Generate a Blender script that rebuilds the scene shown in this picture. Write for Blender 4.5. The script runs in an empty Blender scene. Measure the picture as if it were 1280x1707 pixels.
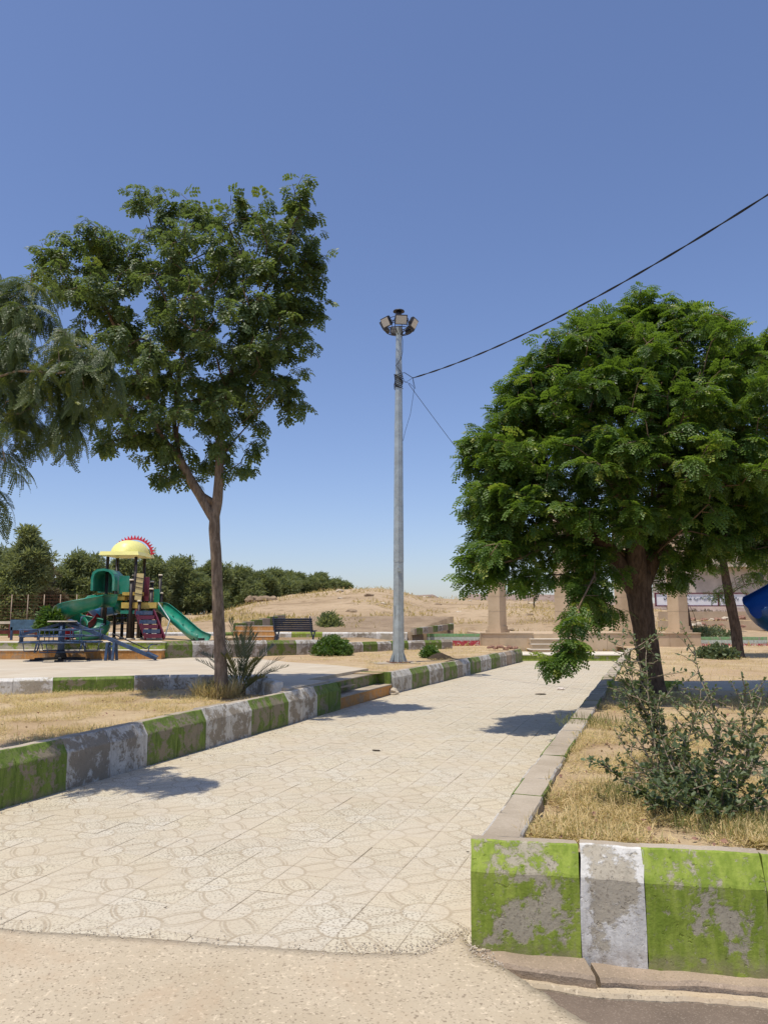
import bpy, bmesh, math, random
import numpy as np
from mathutils import Vector, Matrix, noise as mnoise
R = math.radians
SC = bpy.context.scene
COL = SC.collection
rnd = random.Random(7)
nr = np.random.RandomState(11)

# ------------------------------------------------------------------ camera, sky, sun, exposure
FPX, CX, CY = 1283.0, 640.0, 853.5
CAMH = 1.6
PITCH = math.atan(177 / FPX)
cam = bpy.data.objects.new('camera', bpy.data.cameras.new('camera'))
COL.objects.link(cam)
cam.location = (0, 0, CAMH)
cam.rotation_euler = (math.pi / 2 + PITCH, 0, 0)
cam.data.sensor_width = 36
cam.data.lens = FPX / 1707 * 36
cam.data.clip_end = 6000
cam.data.clip_start = 0.05
SC.camera = cam

W = bpy.data.worlds.new('World'); SC.world = W; W.use_nodes = True
wn = W.node_tree.nodes; wl = W.node_tree.links
bg = wn['Background']
sky = wn.new('ShaderNodeTexSky'); sky.sky_type = 'NISHITA'; sky.sun_disc = False
SUNDIR = Vector((-0.22, -0.22, 1.0)).normalized()
sky.sun_elevation = math.asin(SUNDIR.z)
sky.sun_rotation = math.atan2(SUNDIR.x, SUNDIR.y)
sky.altitude = 300; sky.air_density = 1.05; sky.dust_density = 1.0; sky.ozone_density = 2.2
tintn = wn.new('ShaderNodeMix'); tintn.data_type = 'RGBA'; tintn.blend_type = 'MULTIPLY'; tintn.inputs[0].default_value = 1.0
tintn.inputs[7].default_value = (.87, .86, 1.0, 1)
wl.new(sky.outputs[0], tintn.inputs[6]); wl.new(tintn.outputs[2], bg.inputs[0]); bg.inputs[1].default_value = 0.145

sun = bpy.data.objects.new('sun', bpy.data.lights.new('sun', 'SUN'))
COL.objects.link(sun)
sun.data.energy = 4.1; sun.data.angle = R(0.53); sun.data.color = (1.0, 0.93, 0.80)
sun.rotation_euler = (-SUNDIR).to_track_quat('-Z', 'Y').to_euler()
sun.location = (0, 0, 30)

SC.view_settings.view_transform = 'Standard'
SC.view_settings.look = 'None'
SC.view_settings.exposure = 0.0
SC.view_settings.gamma = 1.0
SC.view_settings.use_curve_mapping = False
SC.render.engine = 'CYCLES'
SC.cycles.max_bounces = 8
SC.cycles.transparent_max_bounces = 8

# ------------------------------------------------------------------ photo measurements -> world
def ray(px, py):
    u = (px - CX) / FPX; v = (CY - py) / FPX
    return (u, math.cos(PITCH) - v * math.sin(PITCH), math.sin(PITCH) + v * math.cos(PITCH))
def G(px, py, z=0.0):
    d = ray(px, py); t = (z - CAMH) / d[2]
    return Vector((d[0] * t, d[1] * t, z))
def D(px, py, y):
    d = ray(px, py); t = y / d[1]
    return Vector((d[0] * t, y, CAMH + d[2] * t))

# ------------------------------------------------------------------ object helpers
def link(name, me, mat=None, parent=None, loc=(0, 0, 0)):
    o = bpy.data.objects.new(name, me)
    COL.objects.link(o)
    o.location = loc
    if mat is not None and me is not None and len(me.materials) == 0:
        for m in (mat if isinstance(mat, (list, tuple)) else [mat]):
            me.materials.append(m)
    if parent is not None:
        o.parent = parent
        o.location = Vector(loc) - wloc(parent)
    return o
def wloc(o):
    v = Vector(o.location)
    while o.parent is not None:
        o = o.parent; v = v + Vector(o.location)
    return v
def tag(o, label=None, cat=None, group=None, kind=None):
    if label: o['label'] = label
    if cat: o['category'] = cat
    if group: o['group'] = group
    if kind: o['kind'] = kind
    return o
def empty(name, loc, label=None, cat=None, group=None, kind=None):
    o = bpy.data.objects.new(name, None); COL.objects.link(o)
    o.location = loc; o.empty_display_size = .1
    return tag(o, label, cat, group, kind)

class MB:
    """collects world-space geometry; build() makes ONE mesh object with its origin at `loc`"""
    def __init__(s): s.v = []; s.f = []; s.smooth = []
    def add(s, vs, fs, smooth=False):
        n = len(s.v); s.v.extend([tuple(p) for p in vs])
        for f in fs: s.f.append([i + n for i in f]); s.smooth.append(smooth)
        return s
    def box(s, c, size, rz=0, M=None):
        x, y, z = [a / 2 for a in size]
        vs = [Vector((a * x, b * y, d * z)) for d in (-1, 1) for a, b in ((-1, -1), (1, -1), (1, 1), (-1, 1))]
        M_ = M if M is not None else Matrix.Rotation(rz, 3, 'Z')
        vs = [M_ @ p + Vector(c) for p in vs]
        return s.add(vs, [(3, 2, 1, 0), (4, 5, 6, 7), (0, 1, 5, 4), (1, 2, 6, 5), (2, 3, 7, 6), (3, 0, 4, 7)])
    def tube(s, pts, r, n=8, cap=True, smooth=True, up=None):
        pts = [Vector(p) for p in pts]
        rs = r if isinstance(r, (list, tuple)) else [r] * len(pts)
        rings = []; prev = None
        for i, p in enumerate(pts):
            t = (pts[min(i + 1, len(pts) - 1)] - pts[max(i - 1, 0)])
            if t.length < 1e-9: t = Vector((0, 0, 1))
            t.normalize()
            if prev is None:
                a = Vector(up) if up else (Vector((0, 0, 1)) if abs(t.z) < .9 else Vector((1, 0, 0)))
                prev = (a - t * a.dot(t)).normalized()
            else:
                prev = (prev - t * prev.dot(t))
                prev = prev.normalized() if prev.length > 1e-6 else t.orthogonal().normalized()
            b = t.cross(prev)
            rings.append([p + (prev * math.cos(2 * math.pi * k / n) + b * math.sin(2 * math.pi * k / n)) * rs[i] for k in range(n)])
        vs = [q for rg in rings for q in rg]; fs = []
        for i in range(len(pts) - 1):
            for k in range(n):
                a, b2 = i * n + k, i * n + (k + 1) % n
                fs.append((a, b2, b2 + n, a + n))
        s.add(vs, fs, smooth)
        if cap:
            m = len(s.v) - len(vs)
            s.f.append([m + k for k in range(n)][::-1]); s.smooth.append(False)
            s.f.append([m + (len(pts) - 1) * n + k for k in range(n)]); s.smooth.append(False)
        return s
    def bar(s, a, b, w, h):
        a = Vector(a); b = Vector(b); t = (b - a).normalized()
        up = Vector((0, 0, 1)) if abs(t.z) < .95 else Vector((0, 1, 0))
        x = t.cross(up).normalized(); y = x.cross(t)
        M = Matrix((x, t, y)).transposed()
        return s.box((a + b) / 2, (w, (b - a).length, h), M=M)
    def prism(s, poly, z0, z1):
        n = len(poly)
        vs = [(p[0], p[1], z0) for p in poly] + [(p[0], p[1], z1) for p in poly]
        area = sum(poly[i][0] * poly[(i + 1) % n][1] - poly[(i + 1) % n][0] * poly[i][1] for i in range(n))
        fs = [tuple(range(n))[::-1], tuple(range(n, 2 * n))] + [(i, (i + 1) % n, (i + 1) % n + n, i + n) for i in range(n)]
        if area < 0: fs = [f[::-1] for f in fs]
        return s.add(vs, fs)
    def build(s, name, mat=None, parent=None, loc=None):
        if loc is None:
            if s.v:
                a = np.array(s.v); loc = ((a[:, 0].min() + a[:, 0].max()) / 2, (a[:, 1].min() + a[:, 1].max()) / 2, a[:, 2].min())
            else: loc = (0, 0, 0)
        loc = Vector([float(c) for c in loc])
        me = bpy.data.meshes.new(name)
        me.from_pydata([(p[0] - loc[0], p[1] - loc[1], p[2] - loc[2]) for p in s.v], [], s.f)
        me.polygons.foreach_set('use_smooth', s.smooth)
        me.update()
        return link(name, me, mat, parent, loc)

def np_mesh(name, V, F, mat, parent=None, loc=(0, 0, 0), cols=None, smooth=False, uv=None):
    """V (n,3) array in world space, F (m,k) array with k = 3 or 4, cols per-vertex value"""
    me = bpy.data.meshes.new(name)
    V = np.asarray(V, dtype=np.float32) - np.array(loc, dtype=np.float32)
    F = np.asarray(F, dtype=np.int32); k = F.shape[1]
    me.vertices.add(len(V)); me.vertices.foreach_set('co', V.ravel())
    me.loops.add(F.size); me.loops.foreach_set('vertex_index', F.ravel())
    me.polygons.add(len(F)); me.polygons.foreach_set('loop_start', np.arange(0, F.size, k, dtype=np.int32))
    me.polygons.foreach_set('use_smooth', np.full(len(F), smooth))
    me.update(calc_edges=True)
    if cols is not None:
        a = me.attributes.new('tint', 'FLOAT', 'POINT'); a.data.foreach_set('value', np.asarray(cols, dtype=np.float32))
    if uv is not None:
        u = me.uv_layers.new(name='UVMap'); u.data.foreach_set('uv', np.asarray(uv, dtype=np.float32).ravel())
    me.validate()
    return link(name, me, mat, parent, loc)

def copy_tree(o, parent=None, off=None):
    c = o.copy(); COL.objects.link(c)
    if parent is not None: c.parent = parent
    for ch in list(o.children): copy_tree(ch, c)
    return c

# ------------------------------------------------------------------ materials
class NT:
    def __init__(s, name):
        s.m = bpy.data.materials.new(name); s.m.use_nodes = True
        s.t = s.m.node_tree; s.b = s.t.nodes['Principled BSDF']; s.out = s.t.nodes['Material Output']
    def n(s, typ, **kw):
        nd = s.t.nodes.new('ShaderNode' + typ)
        for k, v in kw.items():
            if k.startswith('i_'):
                key = k[2:]; key = int(key) if key.isdigit() else key.replace('_', ' ')
                s.set(nd.inputs[key], v)
            else: setattr(nd, k, v)
        return nd
    def set(s, inp, v):
        if isinstance(v, bpy.types.NodeSocket): s.t.links.new(v, inp)
        elif isinstance(v, bpy.types.Node): s.t.links.new(v.outputs[0], inp)
        else: inp.default_value = v
    def noise(s, vec, scale, detail=4, rough=.55, dist=0.0, out='Fac'):
        nd = s.n('TexNoise', i_Scale=scale, i_Detail=detail, i_Roughness=rough, i_Distortion=dist)
        s.set(nd.inputs['Vector'], vec); return nd.outputs[out]
    def vor(s, vec, scale, feature='F1', out='Distance', rand=1.0):
        nd = s.n('TexVoronoi', feature=feature); nd.inputs['Scale'].default_value = scale
        nd.inputs['Randomness'].default_value = rand
        s.set(nd.inputs['Vector'], vec); return nd.outputs[out]
    def math(s, op, a, b=None, c=None, clamp=False):
        nd = s.n('Math', operation=op, use_clamp=clamp); s.set(nd.inputs[0], a)
        if b is not None: s.set(nd.inputs[1], b)
        if c is not None: s.set(nd.inputs[2], c)
        return nd.outputs[0]
    def vm(s, op, a, b=None, out=0):
        nd = s.n('VectorMath', operation=op); s.set(nd.inputs[0], a)
        if b is not None: s.set(nd.inputs[1], b)
        return nd.outputs[out]
    def ramp(s, fac, a, b, lo=0.0, hi=1.0):
        nd = s.n('MapRange', interpolation_type='SMOOTHSTEP'); s.set(nd.inputs[0], fac)
        for i, v in zip((1, 2, 3, 4), (a, b, lo, hi)): s.set(nd.inputs[i], v)
        return nd.outputs[0]
    def mix(s, fac, a, b, mode='MIX'):
        nd = s.n('Mix', data_type='RGBA', blend_type=mode); s.set(nd.inputs[0], fac)
        s.set(nd.inputs[6], rgb(a)); s.set(nd.inputs[7], rgb(b)); return nd.outputs[2]
    def bump(s, h, strength=.3, dist=.01, normal=None):
        nd = s.n('Bump', i_Strength=strength, i_Distance=dist); s.set(nd.inputs['Height'], h)
        if normal is not None: s.set(nd.inputs['Normal'], normal)
        s.set(s.b.inputs['Normal'], nd.outputs[0]); return nd.outputs[0]
    @property
    def geo(s): return s.n('NewGeometry').outputs['Position']
    @property
    def obj(s): return s.n('TexCoord').outputs['Object']
    @property
    def uv(s): return s.n('TexCoord').outputs['UV']
    @property
    def rand(s): return s.n('ObjectInfo').outputs['Random']
    def fin(s, color=None, rough=.8, spec=.3, metal=0.0):
        if color is not None: s.set(s.b.inputs['Base Color'], rgb(color))
        s.set(s.b.inputs['Roughness'], rough); s.b.inputs['Specular IOR Level'].default_value = spec
        s.b.inputs['Metallic'].default_value = metal
        return s.m
def rgb(c):
    return (c[0], c[1], c[2], 1.0) if isinstance(c, (tuple, list)) and len(c) == 3 else c

M = {}
def simple(name, col, rough=.5, spec=.4, metal=0, var=.25, scale=8, bump=.15, dirt=None, dirtamt=.5, coords='obj'):
    t = NT(name); p = getattr(t, coords)
    n1 = t.noise(p, scale, 5, .6)
    c = t.mix(t.ramp(n1, .3, .75), tuple(x * (1 - var) for x in col), tuple(min(1, x * (1 + var)) for x in col))
    if dirt: c = t.mix(t.math('MULTIPLY', t.ramp(t.noise(p, scale * .6, 6, .7), .45, .7), dirtamt), c, dirt)
    t.bump(t.noise(p, scale * 6, 3), bump, .004)
    M[name] = t.fin(c, rough, spec, metal)
    return M[name]

# paving tiles: terrazzo with pressed arcs; uv 0..1 per tile
def m_tile():
    t = NT('paving_tile'); uv = t.uv; P = t.geo
    sx = t.n('SeparateXYZ'); t.set(sx.inputs[0], uv)
    def ringd(cx, cy, rad):
        d = t.vm('DISTANCE', uv, (cx, cy, 0), out='Value'); return t.math('ABSOLUTE', t.math('SUBTRACT', d, rad))
    arcs = None
    for cx, cy, rad in ((0, 0, .40), (1, 1, .40)):
        q = ringd(cx, cy, rad); arcs = q if arcs is None else t.math('MINIMUM', arcs, q)
    pet = t.math('MINIMUM', ringd(1, 0, .90), ringd(0, 1, .90)); pet = t.math('MINIMUM', pet, t.math('ADD', t.math('MINIMUM', ringd(1, 0, .97), ringd(0, 1, .97)), .012))
    incirc = t.math('LESS_THAN', t.math('MINIMUM', t.vm('DISTANCE', uv, (0, 0, 0), out='Value'), t.vm('DISTANCE', uv, (1, 1, 0), out='Value')), .40)
    arcs = t.math('MINIMUM', arcs, t.math('ADD', pet, incirc))
    dc = t.math('MINIMUM', t.vm('DISTANCE', uv, (0, 0, 0), out='Value'), t.vm('DISTANCE', uv, (1, 1, 0), out='Value'))
    disc = t.ramp(dc, .36, .39, 1, 0)
    wob = t.math('MULTIPLY', t.noise(P, 30, 2), .014)
    groove = t.ramp(t.math('SUBTRACT', arcs, wob), .004, .034, 1, 0)
    edge = t.math('MINIMUM', t.math('MINIMUM', sx.outputs[0], t.math('SUBTRACT', 1, sx.outputs[0])), t.math('MINIMUM', sx.outputs[1], t.math('SUBTRACT', 1, sx.outputs[1])))
    edg = t.ramp(edge, .012, .05, 1, 0)
    chips = t.vor(P, 75); ch = t.ramp(chips, .18, .42)
    chn = t.noise(P, 62, 3, .6)
    wear = t.ramp(t.noise(P, 1.3, 6, .65), .33, .68)           # dusty where 1
    wear2 = t.ramp(t.noise(P, 4.2, 5, .7), .35, .7)
    base = t.mix(t.ramp(t.noise(P, .8, 3), .3, .7), (.53, .465, .335), (.61, .545, .405))
    base = t.mix(t.math('MULTIPLY', t.rand, .4), base, (.58, .55, .48))
    base = t.mix(t.math('MULTIPLY', disc, .22), base, (.66, .625, .54))
    speck = t.math('MULTIPLY', t.ramp(chn, .53, .59), t.math('SUBTRACT', 1.0, t.math('MULTIPLY', wear, .6)))
    c = t.mix(t.math('MULTIPLY', speck, .75), base, (.14, .105, .07))
    c = t.mix(t.math('MULTIPLY', t.math('SUBTRACT', 1, ch), .3), c, (.68, .63, .52))
    dustc = t.mix(t.noise(P, 2.5, 3), (.475, .39, .275), (.56, .47, .345))
    c = t.mix(t.math('MULTIPLY', wear, .55), c, dustc)
    g = t.math('MULTIPLY', groove, t.math('SUBTRACT', 1.0, t.math('MULTIPLY', wear2, .75)))
    c = t.mix(t.math('MULTIPLY', g, .72), c, (.35, .28, .19))
    c = t.mix(t.math('MULTIPLY', edg, .22), c, (.40, .32, .22))
    stain = t.ramp(t.noise(P, .55, 7, .75), .60, .72)
    c = t.mix(t.math('MULTIPLY', stain, .35), c, (.34, .28, .205))
    mps = t.n('Mapping'); t.set(mps.inputs['Vector'], P); mps.inputs['Rotation'].default_value = (0, 0, R(-25)); mps.inputs['Scale'].default_value = (1.2, 6.0, 1)
    c = t.mix(t.math('MULTIPLY', t.ramp(t.noise(mps.outputs[0], 1.3, 7, .7), .58, .72), .5), c, (.30, .245, .18))
    h = t.math('SUBTRACT', t.math('MULTIPLY', chn, .18), t.math('MULTIPLY', t.math('MAXIMUM', g, t.math('MULTIPLY', edg, .6)), .9))
    t.bump(h, .35, .006)
    M['tile'] = t.fin(c, .85, .25)
m_tile()

def m_concrete(name, c1, c2, speck=(.19, .145, .10), sp_amt=.4, sc=1.0, bumpd=.008, stain=None):
    t = NT(name); P = t.geo
    c = t.mix(t.ramp(t.noise(P, 1.6 * sc, 7, .65), .32, .68), c1, c2)
    c = t.mix(t.math('MULTIPLY', t.ramp(t.noise(P, 110 * sc, 3), .56, .68), sp_amt), c, speck)
    c = t.mix(t.math('MULTIPLY', t.ramp(t.noise(P, 70 * sc, 2), .58, .7), sp_amt * .8), c, tuple(min(.9, x * 1.35) for x in c2))
    if stain: c = t.mix(t.math('MULTIPLY', t.ramp(t.noise(P, .9, 6, .7, .6), .5, .68), .6), c, stain)
    h = t.math('ADD', t.noise(P, 60 * sc, 5, .7), t.math('MULTIPLY', t.noise(P, 6, 5), 1.5))
    t.bump(h, .4, bumpd)
    M[name] = t.fin(c, .9, .2); return M[name]
m_concrete('apron', (.455, .375, .26), (.53, .445, .32), stain=(.47, .355, .235), sp_amt=.75, sc=.6)
m_concrete('mortar', (.40, .325, .23), (.50, .42, .31))
m_concrete('kerb_bare', (.34, .28, .205), (.47, .40, .305), sp_amt=.35)
m_concrete('footing', (.30, .235, .17), (.44, .34, .25), sp_amt=.6, bumpd=.02)
m_concrete('asphalt', (.15, .115, .088), (.22, .17, .13), speck=(.34, .28, .22), sp_amt=.6, bumpd=.016)
m_concrete('pavilion_stone', (.46, .345, .22), (.58, .445, .30), sp_amt=.2, sc=.6)
m_concrete('white_step', (.62, .56, .46), (.72, .66, .55), sp_amt=.15)

def m_plaza():
    t = NT('plaza_paving'); P = t.geo
    mp = t.n('Mapping'); t.set(mp.inputs['Vector'], P); mp.inputs['Rotation'].default_value = (0, 0, R(19))
    br = t.n('TexBrick'); t.set(br.inputs['Vector'], mp.outputs[0]); br.offset = 0
    for k, v in (('Scale', 1.0), ('Mortar Size', .012), ('Brick Width', .4), ('Row Height', .4), ('Mortar Smooth', .3)): br.inputs[k].default_value = v
    br.inputs['Color1'].default_value = (.50, .43, .325, 1); br.inputs['Color2'].default_value = (.58, .51, .395, 1); br.inputs['Mortar'].default_value = (.45, .37, .27, 1)
    c = t.mix(t.math('MULTIPLY', t.ramp(t.noise(P, .7, 6, .65), .4, .65), .5), br.outputs[0], (.50, .41, .29))
    t.bump(t.noise(P, 20, 4), .2, .005)
    M['plaza'] = t.fin(c, .88, .2)
m_plaza()

def m_soil(name, c1, c2, c3, patch=.5, sc=1.0):
    t = NT(name); P = t.geo
    c = t.mix(t.ramp(t.noise(P, 1.1 * sc, 7, .68), .35, .66), c1, c2)
    c = t.mix(t.math('MULTIPLY', t.ramp(t.noise(P, .45 * sc, 5, .6), .48, .62), patch), c, c3)
    fine = t.noise(P, 55 * sc, 4, .75)
    c = t.mix(t.math('MULTIPLY', t.ramp(fine, .5, .68), .55), c, tuple(x * .45 for x in c1))
    c = t.mix(t.math('MULTIPLY', t.ramp(t.noise(P, 38 * sc, 4, .7), .55, .7), .5), c, tuple(min(.85, x * 1.3) for x in c2))
    t.bump(t.math('ADD', fine, t.noise(P, 9 * sc, 5)), .6, .03)
    M[name] = t.fin(c, .95, .1); return M[name]
m_soil('dry_soil', (.42, .30, .17), (.56, .43, .26), (.50, .35, .23))
m_soil('brown_soil', (.26, .19, .125), (.36, .27, .18), (.30, .22, .15))
def m_hill():
    t = NT('hill_earth'); P = t.geo
    c = t.mix(t.ramp(t.noise(P, .10, 7, .62), .35, .65), (.40, .29, .175), (.50, .375, .24))
    c = t.mix(t.math('MULTIPLY', t.ramp(t.noise(P, .9, 7, .7), .52, .66), .7), c, (.25, .175, .10))
    c = t.mix(t.math('MULTIPLY', t.ramp(t.noise(P, 3.5, 5, .7), .55, .7), .5), c, (.56, .45, .31))
    mp = t.n('Mapping'); t.set(mp.inputs['Vector'], P); mp.inputs['Scale'].default_value = (.05, .28, .6)
    c = t.mix(t.math('MULTIPLY', t.ramp(t.noise(mp.outputs[0], 1.2, 5, .7), .52, .64), .6), c, (.27, .19, .115))
    t.bump(t.math('ADD', t.noise(P, 1.2, 7, .7), t.math('MULTIPLY', t.noise(P, .25, 6), 2)), .7, .35)
    M['hill'] = t.fin(c, .95, .1)
m_hill()
def m_mesa():
    t = NT('mesa_rock'); P = t.geo
    c = t.mix(t.ramp(t.noise(P, .02, 7, .65), .35, .65), (.27, .20, .165), (.36, .275, .225))
    t.bump(t.noise(P, .05, 7, .7), .7, 6.0)
    M['mesa'] = t.fin(c, .95, .1)
m_mesa()

def m_paint(name, c1, c2, under=(.33, .30, .255), wear=.5, edgepaint=True):
    """peeling kerb paint; the block's local x runs along it"""
    t = NT(name); O = t.obj; P = t.geo
    off = t.n('CombineXYZ'); r_ = t.rand
    t.set(off.inputs[0], t.math('MULTIPLY', r_, 37.0)); t.set(off.inputs[1], t.math('MULTIPLY', r_, 91.0))
    Q = t.vm('ADD', P, off.outputs[0])
    sx = t.n('SeparateXYZ'); t.set(sx.inputs[0], O)
    gx = t.n('SeparateXYZ'); t.set(gx.inputs[0], t.n('TexCoord').outputs['Generated'])
    ex = t.math('MULTIPLY', t.math('ABSOLUTE', t.math('SUBTRACT', gx.outputs[0], .5)), 2.0); ez = t.math('MULTIPLY', t.math('ABSOLUTE', t.math('SUBTRACT', gx.outputs[2], .56)), 1.9)
    d = t.math('SUBTRACT', t.math('POWER', t.math('MAXIMUM', ex, ez), 2.5), .38)
    n = t.math('ADD', t.noise(Q, 5.0, 9, .72, .3), t.math('MULTIPLY', t.noise(Q, 22, 6, .7), .35))
    n = t.math('ADD', n, t.math('MULTIPLY', t.math('MINIMUM', d, .7), (.26 if name == 'white_paint' else .15) if edgepaint else 0))
    rr = t.math('MULTIPLY', t.math('SUBTRACT', r_, .5), .12)
    thr = t.math('ADD', .655 + (wear - .5) * .35, rr)
    mask = t.ramp(n, t.math('SUBTRACT', thr, .045), t.math('ADD', thr, .035))        # 1 = paint left
    mp = t.n('Mapping'); t.set(mp.inputs['Vector'], Q); mp.inputs['Scale'].default_value = (9, 9, 1.6)
    streak = t.noise(mp.outputs[0], 2.2, 6, .65)
    pc = t.mix(t.ramp(streak, .35, .65), c1, c2)
    pc = t.mix(t.math('MULTIPLY', t.ramp(t.noise(Q, 45, 3), .55, .68), .25), pc, tuple(x * .55 for x in c1))
    uc = t.mix(t.noise(Q, 9, 6, .7), tuple(x * .75 for x in under), tuple(x * 1.3 for x in under))
    uc = t.mix(t.math('MULTIPLY', t.ramp(t.noise(Q, 80, 3), .55, .66), .5), uc, (.16, .13, .10))
    zz = t.ramp(sx.outputs[2], .0, .09, .55, 0)
    mask = t.math('MULTIPLY', mask, t.ramp(t.noise(Q, 34, 6, .75), .30, .44, .15, 1))
    c = t.mix(mask, uc, pc)
    drip = t.ramp(t.noise(mp.outputs[0], 1.1, 7, .7), .55, .70)
    c = t.mix(t.math('MULTIPLY', drip, .45), c, tuple(x * .6 for x in under))
    c = t.mix(t.math('MULTIPLY', zz, t.ramp(t.noise(Q, 12, 5, .7), .35, .6)), c, (.30, .235, .165))
    h = t.math('ADD', t.math('MULTIPLY', mask, .35), t.math('ADD', t.math('MULTIPLY', t.noise(Q, 40, 5, .7), .5), t.noise(Q, 7, 4)))
    pit = t.ramp(t.noise(Q, 26, 4, .6), .62, .70, 0, -1.2)
    h = t.math('ADD', h, pit)
    t.bump(h, .6, .012)
    M[name] = t.fin(c, .75, .25); return M[name]
m_paint('green_paint', (.185, .255, .030), (.30, .37, .060), under=(.38, .34, .25), wear=.38)
m_paint('green_paint_old_shaded', (.095, .145, .025), (.175, .24, .045), under=(.24, .205, .14), wear=.42)  # worn green, also darkened: shade on the left kerb faces is in the colour
m_paint('white_paint', (.58, .56, .51), (.72, .70, .65), under=(.42, .375, .29), wear=.44)
m_paint('white_paint_old', (.44, .41, .36), (.62, .59, .53), under=(.27, .23, .175), wear=.60)
m_paint('orange_paint', (.46, .21, .06), (.58, .30, .10), under=(.40, .26, .15), wear=.36)
m_paint('flag_green', (.16, .36, .14), (.25, .46, .22), wear=.34, edgepaint=False)
m_paint('flag_white', (.42, .50, .44), (.58, .62, .56), wear=.38, edgepaint=False)
m_paint('flag_red', (.38, .03, .05), (.50, .07, .09), under=(.66, .58, .52), wear=.40, edgepaint=False)

def m_leaf(name, dark, light, transl=.35, rough=.45, hue=None, spec=.5):
    t = NT(name)
    at = t.n('Attribute', attribute_name='tint').outputs['Fac']
    n = t.noise(t.geo, 1.1, 4, .6)
    f = t.math('ADD', t.math('MULTIPLY', at, .75), t.math('MULTIPLY', t.math('SUBTRACT', n, .5), .8), clamp=True)
    c = t.mix(f, dark, light)
    if hue: c = t.mix(t.ramp(at, .93, .99), c, hue)
    t.set(t.b.inputs['Base Color'], c); t.b.inputs['Roughness'].default_value = rough
    t.b.inputs['Specular IOR Level'].default_value = spec
    tr = t.n('BsdfTranslucent'); t.set(tr.inputs[0], t.mix(.6, c, tuple(min(1, x) for x in (light[0] * 1.7, light[1] * 1.6, light[2] * .8))))
    mx = t.n('MixShader'); mx.inputs[0].default_value = transl
    t.t.links.new(t.b.outputs[0], mx.inputs[1]); t.t.links.new(tr.outputs[0], mx.inputs[2])
    t.t.links.new(mx.outputs[0], t.out.inputs[0])
    M[name] = t.m; return t.m
m_leaf('leaf_dark', (.058, .10, .034), (.155, .22, .07), .40, hue=(.20, .24, .03))
m_leaf('leaf_feather', (.048, .085, .028), (.14, .185, .055), .38, hue=(.25, .27, .04))
m_leaf('leaf_bright', (.032, .080, .016), (.160, .265, .038), .43, hue=(.30, .34, .05))
m_leaf('leaf_far', (.115, .15, .065), (.26, .30, .14), .40, rough=.6, spec=.3)
m_leaf('leaf_farbrown', (.10, .085, .05), (.17, .14, .085), .2, rough=.7, spec=.2)
m_leaf('leaf_grey', (.065, .10, .038), (.17, .215, .095), .28, rough=.5)
m_leaf('leaf_bush', (.045, .10, .015), (.12, .21, .03), .35)
m_leaf('leaf_palm', (.075, .095, .03), (.17, .18, .07), .2, rough=.5)
m_leaf('straw', (.40, .28, .12), (.80, .64, .36), .25, rough=.7, spec=.2, hue=(.20, .22, .08))
m_leaf('green_grass', (.10, .12, .035), (.24, .25, .09), .3, rough=.7, spec=.2)

def m_bark(name, c1, c2, sc=1.0):
    t = NT(name); P = t.geo
    mp = t.n('Mapping'); t.set(mp.inputs['Vector'], P); mp.inputs['Scale'].default_value = (14 * sc, 14 * sc, 3.2 * sc)
    n = t.noise(mp.outputs[0], 1.6, 7, .7, .5)
    c = t.mix(t.ramp(n, .35, .65), c1, c2)
    c = t.mix(t.math('MULTIPLY', t.ramp(t.noise(P, 5, 4), .5, .7), .4), c, tuple(min(.8, x * 1.5) for x in c2))
    t.bump(t.math('ADD', n, t.math('MULTIPLY', t.noise(P, 60, 4), .3)), .8, .02)
    M[name] = t.fin(c, .9, .15); return M[name]
m_bark('bark_grey', (.14, .105, .075), (.29, .225, .165))
m_bark('bark_brown', (.062, .043, .030), (.135, .095, .066))
m_bark('twig_pale', (.24, .18, .12), (.40, .32, .23), 2)
m_bark('twig_brown', (.13, .09, .055), (.24, .17, .11), 2)

simple('galvanised', (.42, .47, .47), .45, .5, .35, .18, 5, .1, dirt=(.36, .34, .30), dirtamt=.4)
simple('dark_metal', (.055, .055, .06), .5, .5, .5, .3, 12)
simple('black_cable', (.015, .015, .017), .55, .4, 0, .3, 20)
simple('lamp_glass', (.55, .54, .50), .25, .5, 0, .05, 6, .05)
simple('plastic_green', (.012, .24, .155), .32, .5, 0, .2, 2.5, .03, dirt=(.20, .30, .22), dirtamt=.55)
simple('plastic_yellow', (.84, .80, .28), .4, .4, 0, .08, 2, .03, dirt=(.62, .55, .25), dirtamt=.2)
simple('plastic_red', (.60, .030, .055), .4, .4, 0, .15, 3, .03)
simple('plastic_blue', (.12, .34, .68), .35, .5, 0, .15, 2, .03)
simple('plastic_deepblue', (.008, .085, .30), .35, .5, 0, .2, 2, .03, dirt=(.05, .15, .30), dirtamt=.3)
simple('plastic_tan', (.60, .49, .22), .5, .4, 0, .12, 3, .03)
simple('plastic_purple', (.13, .022, .045), .5, .4, 0, .2, 4, .03)
simple('deck_yellow', (.58, .42, .10), .6, .3, 0, .2, 5, .1)
simple('post_black', (.028, .022, .022), .45, .4, 0, .4, 6, .1, dirt=(.10, .05, .04), dirtamt=.4)
simple('cap_white', (.70, .62, .48), .6, .3, 0, .1, 5)
simple('blue_steel', (.040, .078, .155), .5, .4, .1, .35, 9, .15, dirt=(.16, .15, .14), dirtamt=.5)
simple('navy_slat', (.018, .032, .065), .5, .4, 0, .3, 9, .1)
simple('blue_slat', (.07, .14, .21), .55, .4, 0, .3, 9, .1)
simple('dark_base', (.04, .04, .04), .7, .2, 0, .4, 12)
simple('rust', (.16, .075, .045), .8, .2, .1, .4, 15)
simple('wall_cream', (.62, .54, .42), .85, .2, 0, .12, 1.5, .2, dirt=(.42, .33, .23), dirtamt=.5, coords='geo')
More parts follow.
